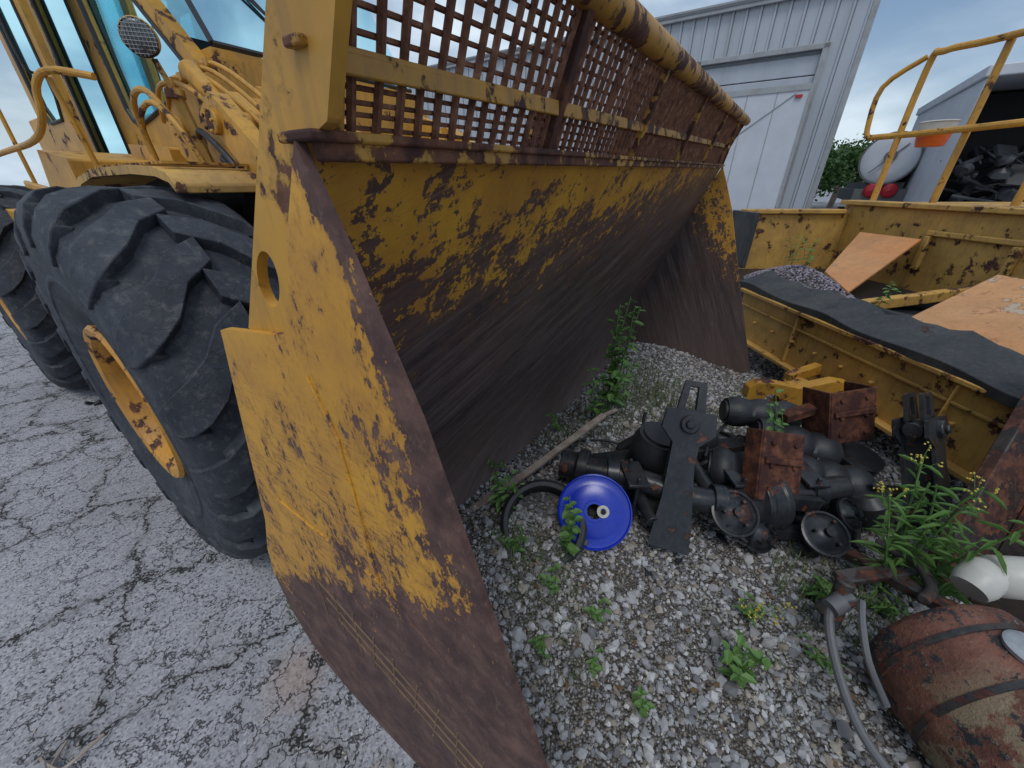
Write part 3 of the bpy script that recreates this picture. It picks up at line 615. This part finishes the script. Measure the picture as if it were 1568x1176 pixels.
def plate(b,pts,th=.03):
    P=[Vector(p) for p in pts];b.add(P+[p-Vector((0,0,th)) for p in P],[(0,1,2,3),(7,6,5,4),(0,4,5,1),(1,5,6,2),(2,6,7,3),(3,7,4,0)])
plate(b,[(2.85,2.62,.74),(3.55,2.80,1.02),(3.65,1.2,1.02),(2.93,1.3,.74)]);plate(b,[(3.27,4.02,.80),(3.99,4.62,1.12),(4.08,3.98,1.12),(3.06,3.41,.74)])
obj('hopper_wings',b,[orange_fade],pv,30,.006)
b=MB()
b.tube([(4.45,5.15,1.4),(4.5,5.2,2.7),(4.48,5.05,2.82),(4.6,4.7,2.82),(4.75,3.9,2.82),(4.8,2.5,2.82)],.032,10)
b.tube([(4.64,4.60,1.42),(4.68,4.62,2.80)],.032,10);b.tube([(4.35,5.45,2.10),(4.6,4.7,2.10),(4.8,2.5,2.10)],.032,10);b.tube([(4.72,3.9,1.42),(4.76,3.9,2.8)],.032,10)
b.tube([(4.35,5.45,2.10),(4.33,5.50,2.2),(4.33,5.5,2.6),(4.5,5.25,2.82)],.028,10)
obj('handrail',b,[yellow],pv)
b=MB();b.lathe([(.001,.0),(.12,.0),(.135,.05),(.15,.13)],(4.75,5.05,1.98),(0,0,1),20);obj('orange_pail',b,[orangep],pv)
b=MB();b.lathe([(.152,.13),(.16,.22),(.17,.23),(.155,.24),(.13,.14)],(4.75,5.05,1.98),(0,0,1),20);obj('pail_rim',b,[bone],pv)
b=MB();mp=lambda a,c,h:(1.72+a*.93+h*.1,2.42-a*.35+h,.10+c)
hook=[(0,.12),(.0,.20),(.05,.25),(.16,.26),(.30,.25),(.40,.30),(.48,.34),(.56,.335),(.62,.30),(.64,.24),(.60,.17),(.50,.15),(.44,.04),(.36,.0),(.12,.02),(.05,.07)]
b.prism(hook,-.04,.04,0,[ell(.16,.13,.05,.05,14),ell(.53,.25,.03,.03,12)],mp);b.bar((2.02,2.46,.34),(2.3,2.55,.38),.06,.08);b.cyl((2.05,2.5,.30),(2.38,2.1,.30),.055)
b.lathe([(.05,0),(.05,.12),(.03,.12),(.03,.16)],(1.98,2.36,.2),(0,0,1),12,0,True,True)
obj('tow_hook',b,[yellow],pv,30,.008)
N=2600;a=np.random.rand(N)*6.283;rr=np.sqrt(np.random.rand(N));px=2.98+rr*.36*np.cos(a);py=3.95+rr*.75*np.sin(a);pz=.62+.24*(1-rr**1.5);r=np.random.uniform(.006,.015,N)
o=rocks('hopper_aggregate',np.stack([px,py,pz],-1),r,np.tile([[.30,.26,.31]],(N,1))*np.random.uniform(.5,1.4,(N,1)),stone);o.parent=pv
b=MB();b.lathe([(.34,0),(.25,.1),(.12,.2),(.001,.235)],(2.98,3.95,.615),(0,0,1),20);ob=obj('aggregate_core',b,[gravelbed],pv)
# ------------------------------------------------------------------ steel beam at right
b=MB();b.bar((1.84,1.00,.10),(2.50,1.50,.86),.05,.30,0,(-.6,.2,.7));b.bar((1.95,.86,.10),(2.62,1.36,.86),.24,.03,0,(-.6,.2,.7));obj('steel_beam',b,[paint('beam_paint',(.03,.028,.03),.5,7)],None,30,.006)
# ------------------------------------------------------------------ truck axle pile
ta=empty('truck_axle')
b=MB()
b.tube([(.36,1.56,.27),(.62,1.46,.28),(.92,1.32,.27),(1.25,1.36,.27),(1.66,1.42,.26)],[.058]*20,16);b.lathe([(.10,0),(.10,.05),(.075,.06),(.075,.14)],(.40,1.545,.27),(-.92,.36,0),20,0,True,True)
b.lathe([(.06,-.16),(.09,-.1),(.14,-.05),(.15,-.045),(.15,-.02),(.145,-.015),(.145,.04),(.15,.045),(.15,.07),(.11,.10),(.06,.16)],(1.2,1.36,.24),(1,.1,0),24,0,True,True)
b.cyl((.62,1.62,.24),(.66,1.25,.20),.03);b.cyl((.95,1.6,.30),(1.0,1.2,.22),.035)
for c in ((.52,1.5,.28),(.98,1.32,.27),(1.5,1.39,.26)): b.lathe([(.075,-.03),(.075,.03)],c,(-.95,.2,0),16,0,True,True)
for k in range(4): b.bar((1.30,1.62-.01*k,.10+.028*k),(2.0,1.46-.01*k,.13+.028*k),.075,.018)
b.bar((1.55,1.50,.08),(1.58,1.62,.30),.02,.02);b.bar((1.62,1.48,.08),(1.65,1.60,.30),.02,.02)
b.bar((.45,1.72,.16),(1.6,1.85,.22),.09,.07)
for x in (.60,1.10,1.45):
    for dy in (-.07,.07):
        b.tube([(x,1.42+dy,.12),(x,1.42+dy,.38)],.010,8)
    b.bb(x-.05,x+.05,1.33,1.51,.335,.352)
obj('axle_beam',b,[black_paint],ta,40,.004)
def hanger(b,P0,P1,side,wd=.15):
    P0=Vector(P0);P1=Vector(P1);u=(P1-P0);L_=u.length;u.normalize();s_=Vector(side);s_=(s_-u*s_.dot(u)).normalized();n_=u.cross(s_)
    mp=lambda a,c,h:tuple(P0+s_*a+u*c+n_*h)
    for k in (-1,1): b.prism([(-wd*.42,0),(wd*.42,0),(wd*.40,L_*.12),(wd*.24,L_*.50),(wd*.26,L_*.62),(wd*.55,L_*.70),(wd*.5,L_*.82),(-wd*.5,L_*.82),(-wd*.55,L_*.70),(-wd*.28,L_*.62),(-wd*.30,L_*.3)],k*.055-.007,k*.055+.007,0,(),mp)
    b.prism([(-wd*.22,L_*.02),(wd*.22,L_*.02),(wd*.12,L_*.7),(-wd*.12,L_*.7)],-.047,.047,0,(),mp)
    for k,q in ((-.035,-.020),(.020,.035)):
        b.prism([(-wd*.30,L_*.80),(wd*.30,L_*.80),(wd*.22,L_),(-wd*.22,L_)],k,q,0,[[(-wd*.14,L_*.83),(wd*.10,L_*.83),(wd*.08,L_*.97),(-wd*.10,L_*.97)]],mp)
    c=P0+u*L_*.74;b.cyl(c-n_*.085,c+n_*.085,.042);b.cyl(c-s_*.11,c+s_*.11,.038)
    for k in (-1,1): b.cyl(c+n_*k*.085,c+n_*k*.10,.022,None,6)
b=MB();hanger(b,(.735,1.22,.08),(.885,1.60,.76),(.9,-.35,0),.21);hanger(b,(2.03,1.28,.12),(1.98,1.60,.70),(.8,.5,0),.26);obj('suspension_hangers',b,[black_paint],ta,30,.005)
def bellow(b,c,ax_,r_=.12,L_=.2,nl=2):
    pr=[(.001,-.012),(r_*.7,-.012),(r_*.7,0),(r_*.8,0)]
    for k in range(nl):
        for j in range(9):
            q=math.pi*j/8;pr.append((r_*(.86+.16*math.sin(q)),L_*(k+j/8)/nl))
    pr+=[(r_*.8,L_),(r_*.7,L_),(r_*.7,L_+.012),(.001,L_+.012)];b.lathe(pr,c,ax_,28)
b=MB();bellow(b,(.78,1.66,.22),(.1,-.1,1),.135,.20,1);bellow(b,(1.05,1.55,.28),(.9,-.45,.1),.11,.20,2);bellow(b,(1.40,1.78,.33),(.95,-.3,-.15),.105,.40,3);bellow(b,(1.50,1.56,.24),(.95,-.25,-.1),.10,.34,3);bellow(b,(1.30,1.95,.38),(.95,-.2,0),.09,.38,3)
bellow(b,(.95,1.85,.2),(.9,.1,.2),.11,.26,2)
obj('air_springs',b,[darkrubber],ta,60)
def chan(b,c,rot,w_=.17,h_=.2,d_=.07):
    M=rot.to_matrix();c=Vector(c)
    b.box(c,(w_,.012,h_),M)
    for k in(-1,1): b.box(c+M@Vector((k*w_/2,d_/2,0)),(.012,d_,h_),M)
    for k in(-1,1):
        for j in (-1,0,1): p=c+M@Vector((k*w_*.28,-.006,j*h_*.33));b.cyl(p,p+M@Vector((0,-.012,0)),.013,None,6)
    b.box(c+M@Vector((0,-.014,h_*.08)),(w_*.9,.016,.03),M)
b=MB();chan(b,(1.25,1.36,.44),Euler((-.5,.25,.15)),.24,.32,.09);chan(b,(1.83,1.70,.50),Euler((-.3,-.1,.1)),.25,.29,.18);b.bar((1.5,1.75,.46),(1.85,1.85,.50),.06,.05);obj('rusty_brackets',b,[rust],ta,30,.004)
def chamber(b,c,ax_,r_=.085):
    b.lathe([(.001,-.07),(r_*.6,-.065),(r_*.85,-.03),(r_,-.008),(r_*1.08,-.006),(r_*1.08,.008),(r_*.98,.01),(r_*.92,-.002),(r_*.75,.004),(r_*.55,.022),(r_*.3,.026),(r_*.22,.03),(r_*.22,.052),(.001,.052)],c,ax_,30)
    c=Vector(c);a=Vector(ax_).normalized();t1=a.cross(Vector((0,0,1))).normalized();t2=a.cross(t1)
    for k in (0,2.1,4.2): p=c+t1*r_*.6*math.cos(k)+t2*r_*.6*math.sin(k);b.cyl(p,p+a*.045,.007,None,6)
b=MB();chamber(b,(1.02,1.24,.27),(-.1,-.6,.75),.095);chamber(b,(1.40,1.17,.22),(-.1,-.5,.8),.09);chamber(b,(1.16,1.2,.16),(.2,-.7,.3),.07);chamber(b,(1.62,1.3,.2),(.3,-.5,.6),.07)
b.lathe([(.09,0),(.10,.10),(.06,.14)],(1.8,1.35,.12),(-.3,.3,.8),18,0,True,True);b.lathe([(.11,0),(.11,.16)],(1.95,1.7,.1),(0,-.2,1),18,0,True,True)
b.bar((1.05,1.26,.15),(1.4,1.24,.14),.05,.05);b.bar((1.28,1.28,.30),(1.45,1.30,.26),.03,.07)
obj('brake_chambers',b,[black_paint],ta,40)
b=MB()
for i in range(14):
    p=Vector((R(.45,1.95),R(1.4,1.9),R(.10,.25)));P=[p];d=Vector((R(-1,1),R(-1,1),R(-.2,.5)))
    for k in range(4): d=(d+Vector((R(-1,1),R(-1,1),R(-.5,.4)))*.8).normalized();P.append(P[-1]+d*.12);P[-1].z=max(.08,min(.40,P[-1].z));P[-1].y=max(1.3,P[-1].y)
    b.tube(P,R(.008,.013),6)
for i in range(34):
    c=Vector((R(.5,2.0),R(1.32,1.95),R(.05,.18)));b.box(c,(R(.06,.22),R(.04,.12),R(.02,.08)),Euler((R(-1,1),R(-1,1),R(-2,2))))
for i in range(14):
    c=Vector((R(.5,2.0),R(1.35,1.9),R(.08,.25)));b.cyl(c,c+Vector((R(-1,1),R(-1,1),R(-.4,.4))).normalized()*R(.1,.25),R(.015,.035),None,12)
for i in range(12):
    x=R(.45,1.9);y=R(1.05,1.3);b.box((x,y,.05),(R(.02,.07),R(.015,.04),R(.01,.03)),Euler((R(-.5,.5),R(-.5,.5),R(-2,2))))
obj('air_hoses_and_scrap',b,[darkrubber],ta,40,.004)
bdm=MB();c=Vector((.15,1.27,.17));ax_=Vector((-.05,-.55,.82));bdm.lathe([(.19,-.10),(.205,-.08),(.205,.03),(.190,.045),(.168,.04),(.165,-.06),(.001,-.06)],c,ax_,40)
for k in range(18):
    q=k*math.pi/9;a=ax_.normalized();t1=a.cross(Vector((0,0,1))).normalized();t2=a.cross(t1);p=c+t1*.205*math.cos(q)+t2*.205*math.sin(q);bdm.box(p-a*.03,(.03,.03,.10),(Matrix((t1*math.cos(q)+t2*math.sin(q),t1*-math.sin(q)+t2*math.cos(q),a)).transposed()))
obj('brake_drum',bdm,[darkrubber],None,40,.003)
a=ax_.normalized();t1=a.cross(Vector((0,0,1))).normalized();t2=a.cross(t1);N=260;P=[]
for i in range(N):
    q=R(0,6.28);rr_=.155*math.sqrt(R(0,1));P.append(c-a*.05+t1*rr_*math.cos(q)+t2*rr_*math.sin(q))
rocks('drum_gravel',np.array([tuple(p) for p in P]),np.random.uniform(.006,.016,N),stonecols(N)*.7,stone)
bp=empty('blue_pail')
b=MB();c=Vector((.385,1.27,.25));ax_=Vector((-.14,-.72,.60));b.lathe([(.135,-.22),(.158,-.03),(.168,-.03),(.172,-.01),(.170,.010),(.164,.012),(.160,.004),(.125,.0),(.122,.002),(.05,.002),(.048,.005),(.034,.005)],c,ax_,56)
obj('pail_body',b,[bluep],bp,45)
b=MB();o=c+ax_.normalized()*.004+Vector((.04,.0,-.0));b.lathe([(.001,.004),(.012,.004),(.015,.012),(.028,.012),(.03,.0)],o,ax_,24);obj('pail_spout',b,[bone],bp,45)
b=MB();b.lathe([(.001,.0181),(.011,.0181)],o,ax_,16);obj('spout_hole',b,[dark],bp)
b=MB();b.bar((-.33,1.30,.10),(.12,1.62,.21),.040,.022);b.bar((.12,1.62,.21),(.56,1.93,.36),.038,.021);b.bar((.56,1.93,.36),(.66,2.02,.34),.02,.018);obj('wooden_board',b,[wood],None,30,.003)
# ------------------------------------------------------------------ rusted tank lower right
rt=empty('rusty_fuel_tank')
def m_tank():
    g=G('tank_rust');X,Y,Z=g.sep();n=g.noise(9,6,.75);nf=g.noise(45,5,.75)
    k=g.m('ADD',n,g.m('MULTIPLY',g.m('SUBTRACT',nf,.5),.5))
    c=g.ramp(g.noise(7,5,.7),[(.3,(.08,.034,.026)),(.5,(.17,.07,.048)),(.72,(.27,.13,.09))])
    ban=g.st(g.m('ADD',g.noise(5,5,.7),g.m('MULTIPLY',g.m('SUBTRACT',nf,.5),.4)),.47,.52);c=g.mix(g.m('MULTIPLY',ban,g.st(Y,.58,.48)),c,(.24,.18,.115))
    c=g.mix(g.st(k,.53,.57),c,(.028,.030,.034));c=g.mix(g.m('MULTIPLY',g.st(nf,.60,.66),.7),c,(.32,.24,.17))
    return g.fin(c,.7,0,g.bump(g.m('ADD',k,g.noise(3,2)),.7,.015),.35)
tankm=m_tank()
b=MB();cx,cz,r_=1.43,.225,.235;b.lathe([(.001,.03),(r_*.5,.02),(r_*.88,.0),(r_*.97,-.02),(r_,-.05),(r_,-.8),(.001,-.85)],(cx,.72,cz),(0,1,0),56)
obj('tank_shell',b,[tankm],rt,40)
b=MB()
for y in (.635,.50,.34): b.lathe([(r_,-.009),(r_+.005,-.008),(r_+.005,.008),(r_,.009)],(cx,y,cz),(0,1,0),56)
b.bb(cx-.2,cx+.2,.0,.7,.0,.03)
obj('tank_straps',b,[paint('strap_paint',(.03,.032,.036),.5,14,.6,.5)],rt,40)
b=MB();d=Vector((.0,0,1));p=Vector((cx,.565,cz))+d*(r_-.002);b.lathe([(.055,0),(.057,.012),(.048,.018),(.016,.02),(.014,.030),(.001,.030)],p,d,28);obj('tank_cap',b,[simple('cap_metal',(.42,.44,.47),.45,.3,.4,30)],rt,40)
b=MB();b.tube([(1.18,.80,.34),(1.10,.78,.30),(1.06,.66,.22),(1.04,.50,.16),(1.08,.36,.14),(1.14,.2,.16)],.014,10);b.tube([(1.16,.76,.38),(1.12,.70,.36),(1.10,.62,.30),(1.14,.55,.2)],.010,8);b.lathe([(.03,0),(.03,.05)],(1.14,.79,.33),(-.8,-.2,-.3),12,0,True,True)
obj('tank_hoses',b,[hose_m],rt)
b=MB();b.lathe([(.001,0),(.06,.0),(.07,.03),(.07,.11),(.04,.15),(.02,.16),(.02,.19),(.001,.19)],(1.69,.87,.36),(.5,-.3,.3),20);b.lathe([(.001,0),(.05,.0),(.06,.03),(.06,.10),(.02,.14),(.02,.16),(.001,.16)],(1.61,.83,.34),(.5,.2,.3),20)
obj('white_jug',b,[bone],None,50)
b=MB();b.bar((1.33,.98,.18),(1.72,1.02,.20),.06,.03);b.bar((1.52,1.15,.12),(1.60,.80,.24),.06,.04);b.tube([(1.55,1.1,.25),(1.62,1.0,.26),(1.60,.9,.24),(1.5,.84,.26)],.02,8);b.box((1.22,.86,.20),(.08,.06,.10),Euler((.2,.3,.4)));b.cyl((1.22,.84,.1),(1.26,.90,.28),.03);obj('scrap_bracket',b,[paint('scrap_paint',(.06,.062,.068),.55,16,.5,.5)],None,30,.006)
b=MB()
for i in range(26):
    c=Vector((-3.2+R(-.4,.4),2.9+R(-.35,.35),.01));b.box(c,(R(.02,.07),R(.01,.05),R(.01,.03)),Euler((R(-1,1),R(-1,1),R(-2,2))))
b.box((-1.95,1.62,.015),(.05,.04,.03),Euler((.3,.2,.5)));obj('rubber_debris',b,[rubber],None,30,.003)
b=MB();q=Vector((-.46,-.13,0));b.tube([Vector(p)+q for p in [(-1.02,.62,.01),(-.97,.60,.03),(-.92,.59,.02),(-.88,.61,.04),(-.86,.67,.03)]],.005,6);b.tube([Vector(p)+q for p in [(-1.0,.52,.01),(-.95,.58,.03),(-.98,.66,.01)]],.004,6);obj('fallen_twig',b,[wood],None)
rocks('stone_chunk',np.array([(-1.43,.43,.02),(-1.36,.40,.02)]),np.array([.06,.04]),np.array([[.5,.5,.52],[.45,.45,.48]]),stone)
b=MB()
for i in range(160):
    x=R(-.1,2.1);y=R(.4,2.2)
    if .834*x-.552*y<-1.0 or .552*x+.834*y<.3: continue
    z=max(0,float(hgt(np.array([x]),np.array([y]))[0]))+R(.008,.016);a=R(0,6.28);l_=R(.008,.022);u=Vector((math.cos(a),math.sin(a),R(-.3,.3)))*l_;v=Vector((-math.sin(a),math.cos(a),R(-.3,.3)))*l_*R(.25,.6);p=Vector((x,y,z));b.add([p-u,p+v,p+u,p-v],[(0,1,2,3)])
obj('leaf_litter',b,[simple('dry_leaf',(.16,.10,.05),.8,bump=0)],None,0)
# ------------------------------------------------------------------ weeds
def gz(x,y): return max(0,float(hgt(np.array([x]),np.array([y]))[0]))
def weed(name,pos,h,stems=4,leaves=10,ll=.05,lw=.4,spread=.35,seed=0,fl=0,droop=.4):
    random.seed(seed);b=MB();p0=Vector(pos)
    if p0.z==0: p0.z=gz(p0.x,p0.y)
    for s_ in range(stems):
        a=R(0,6.28);sp=R(.2,1)*spread*h;H=h*R(.72,1);tip=p0+Vector((math.cos(a)*sp,math.sin(a)*sp,H));mid=(p0+tip)/2+Vector((R(-.1,.1)*h*.4,R(-.1,.1)*h*.4,H*.08))
        b.tube([p0,mid,tip],max(.0012,h*.005),5,1)
        for k in range(leaves):
            t=.15+.85*(k+R(0,.6))/leaves;q=(p0*(1-t)**2+mid*2*t*(1-t)+tip*t*t);a2=k*2.4+R(-.4,.4);el=R(-.1,.7);d=Vector((math.cos(a2)*math.cos(el),math.sin(a2)*math.cos(el),math.sin(el)))
            l_=ll*R(.6,1.15)*(1.1-.35*t);sd=d.cross(Vector((0,0,1))).normalized()*l_*lw*.5;dn=Vector((0,0,-1))*l_*droop
            cr=Vector((0,0,-.12*l_))
            b.add([q,q+d*l_*.35+sd,q+d*l_*.35+cr,q+d*l_*.35-sd,q+d*l_*.72+sd*.75+dn*.35,q+d*l_*.72+cr+dn*.35,q+d*l_*.72-sd*.75+dn*.35,q+d*l_+dn*.8],
                  [(0,1,2),(0,2,3),(1,4,5,2),(2,5,6,3),(4,7,5),(5,7,6)],0)
        if s_<fl:
            for k in range(5):
                e=tip+Vector((R(-1,1)*.05,R(-1,1)*.05,R(-.02,.05)));b.tube([tip-Vector((0,0,.05)),e],.001,4,1)
                for j in range(5): b.box(e+Vector((R(-.012,.012),R(-.012,.012),R(-.03,.005))),(.005,.005,.005),Euler((R(0,3),R(0,3),0)),2)
    obj(name,b,[leaf,leaf,flower],None,0)
def grass(pos,rad,n,h,seed=0,name='grass_tuft'):
    random.seed(seed);b=MB()
    for i in range(n):
        a=R(0,6.28);r_=rad*math.sqrt(R(0,1));x=pos[0]+r_*math.cos(a);y=pos[1]+r_*math.sin(a);z=gz(x,y)
        H=h*R(.4,1);d=Vector((R(-1,1),R(-1,1),0))*H*.5;s_=Vector((-d.y,d.x,0)).normalized()*.0016;p=Vector((x,y,z));m_=p+d*.35+Vector((0,0,H*.6));t=p+d+Vector((0,0,H*.85))
        b.add([p-s_,p+s_,m_+s_,m_-s_,t],[(0,1,2,3),(3,2,4)],0)
    obj(name,b,[grassm],None,0)
weed('tall_weed',(.66,2.22,0),.90,5,22,.090,.6,.14,1);weed('tall_weed',(.56,2.14,0),.55,3,14,.08,.6,.3,2);weed('tall_weed',(.78,2.36,0),.45,4,12,.07,.5,.35,25)
weed('goldenrod_plant',(1.60,1.02,0),.74,7,24,.115,.17,.30,3,3,.5);weed('goldenrod_plant',(1.72,.98,0),.45,5,14,.10,.17,.45,4)
weed('leafy_weed',(-.28,1.60,0),.17,4,8,.05,.5,.5,5);weed('leafy_weed',(-.12,1.72,0),.17,4,8,.05,.5,.5,6);weed('leafy_weed',(-.05,1.36,0),.20,5,9,.07,.4,.6,7)
weed('leafy_weed',(.24,1.12,.0),.36,4,10,.055,.7,.35,8);weed('leafy_weed',(1.40,1.60,.30),.42,3,9,.06,.6,.25,9);weed('leafy_weed',(.33,.88,0),.12,3,6,.04,.6,.5,10)
weed('leafy_weed',(.80,.70,0),.16,6,8,.06,.55,.55,11);weed('leafy_weed',(.16,.98,0),.12,4,6,.04,.6,.6,12);weed('leafy_weed',(1.72,2.45,0),.22,3,7,.06,.6,.4,13)
weed('leafy_weed',(-.86,.98,0),.10,5,7,.045,.25,1.2,14);weed('leafy_weed',(-1.95,1.83,0),.09,4,6,.05,.4,1.3,15);weed('leafy_weed',(-.98,1.1,0),.08,4,6,.035,.3,1.0,16)
weed('leafy_weed',(2.95,3.9,.85),.3,3,8,.07,.5,.4,17);weed('leafy_weed',(3.1,4.3,.8),.4,3,8,.06,.4,.3,18);weed('leafy_weed',(2.98,3.0,.72),.22,4,7,.06,.5,.6,19)
weed('leafy_weed',(.95,.90,0),.13,4,7,.05,.3,.7,20,2);weed('leafy_weed',(.42,.60,0),.08,3,6,.04,.6,.6,21);weed('leafy_weed',(1.28,.98,0),.12,6,8,.06,.3,1.0,22);weed('leafy_weed',(.30,2.1,0),.12,4,6,.05,.5,.6,24)
weed('leafy_weed',(.10,.78,0),.08,4,6,.035,.5,.9,26);weed('leafy_weed',(.30,.72,0),.07,4,6,.03,.5,.9,27);weed('leafy_weed',(.02,1.12,0),.14,5,7,.05,.3,.8,28);weed('leafy_weed',(1.12,.74,0),.10,4,6,.04,.4,.9,29);weed('leafy_weed',(1.5,.92,0),.14,5,8,.06,.25,.9,31)
for i,(p,rd,n,h) in enumerate([((.95,2.45),.28,240,.22),((1.15,2.7),.3,220,.2),((.12,1.02),.16,170,.07),((.20,.80),.14,110,.06),((1.35,.98),.22,260,.12),((.02,1.2),.14,110,.08),((.28,1.95),.15,90,.12),((-.86,1.0),.12,70,.06),((-1.15,1.35),.2,60,.05),((.55,2.15),.25,160,.16),((1.0,.8),.2,90,.06),((-1.9,1.8),.15,50,.05),((1.4,2.3),.25,120,.12)]): grass(p,rd,n,h,30+i)
# ------------------------------------------------------------------ light, sky
el=math.radians(62);az=math.radians(190)
sun=bpy.data.lights.new('sun','SUN');so=bpy.data.objects.new('sun',sun);sc.collection.objects.link(so);sun.energy=1.1;sun.angle=math.radians(22);sun.color=(1,.97,.93)
sd=Vector((math.sin(az)*math.cos(el),math.cos(az)*math.cos(el),math.sin(el)));so.rotation_euler=sd.to_track_quat('Z','Y').to_euler()
wd=bpy.data.worlds.new('World');sc.world=wd;wd.use_nodes=True;t=wd.node_tree;t.nodes.clear();N_=t.nodes.new
out=N_('ShaderNodeOutputWorld');bg=N_('ShaderNodeBackground');sky=N_('ShaderNodeTexSky');sky.sky_type='NISHITA';sky.sun_disc=False;sky.sun_elevation=el;sky.sun_rotation=az
tc=N_('ShaderNodeTexCoord');mp=N_('ShaderNodeMapping');mp.inputs['Scale'].default_value=(1,1,2.6);no=N_('ShaderNodeTexNoise');no.inputs['Scale'].default_value=2.3;no.inputs['Detail'].default_value=6;no.inputs['Roughness'].default_value=.55
t.links.new(tc.outputs['Generated'],mp.inputs[0]);t.links.new(mp.outputs[0],no.inputs['Vector'])
mr=N_('ShaderNodeMapRange');mr.inputs[1].default_value=.32;mr.inputs[2].default_value=.56;t.links.new(no.outputs['Fac'],mr.inputs[0])
no2=N_('ShaderNodeTexNoise');no2.inputs['Scale'].default_value=4;no2.inputs['Detail'].default_value=5;t.links.new(mp.outputs[0],no2.inputs['Vector'])
cc=N_('ShaderNodeValToRGB');cc.color_ramp.elements[0].position=.35;cc.color_ramp.elements[0].color=(3.4,4.5,5.9,1);cc.color_ramp.elements[1].position=.62;cc.color_ramp.elements[1].color=(7.2,8.3,9.3,1);t.links.new(no2.outputs['Fac'],cc.inputs[0])
mx=N_('ShaderNodeMix');mx.data_type='RGBA';t.links.new(mr.outputs[0],mx.inputs[0]);t.links.new(sky.outputs[0],mx.inputs[6]);t.links.new(cc.outputs[0],mx.inputs[7])
t.links.new(mx.outputs[2],bg.inputs[0]);bg.inputs[1].default_value=.108;t.links.new(bg.outputs[0],out.inputs[0])
sc.view_settings.view_transform='Standard';sc.view_settings.look='None';sc.view_settings.exposure=0
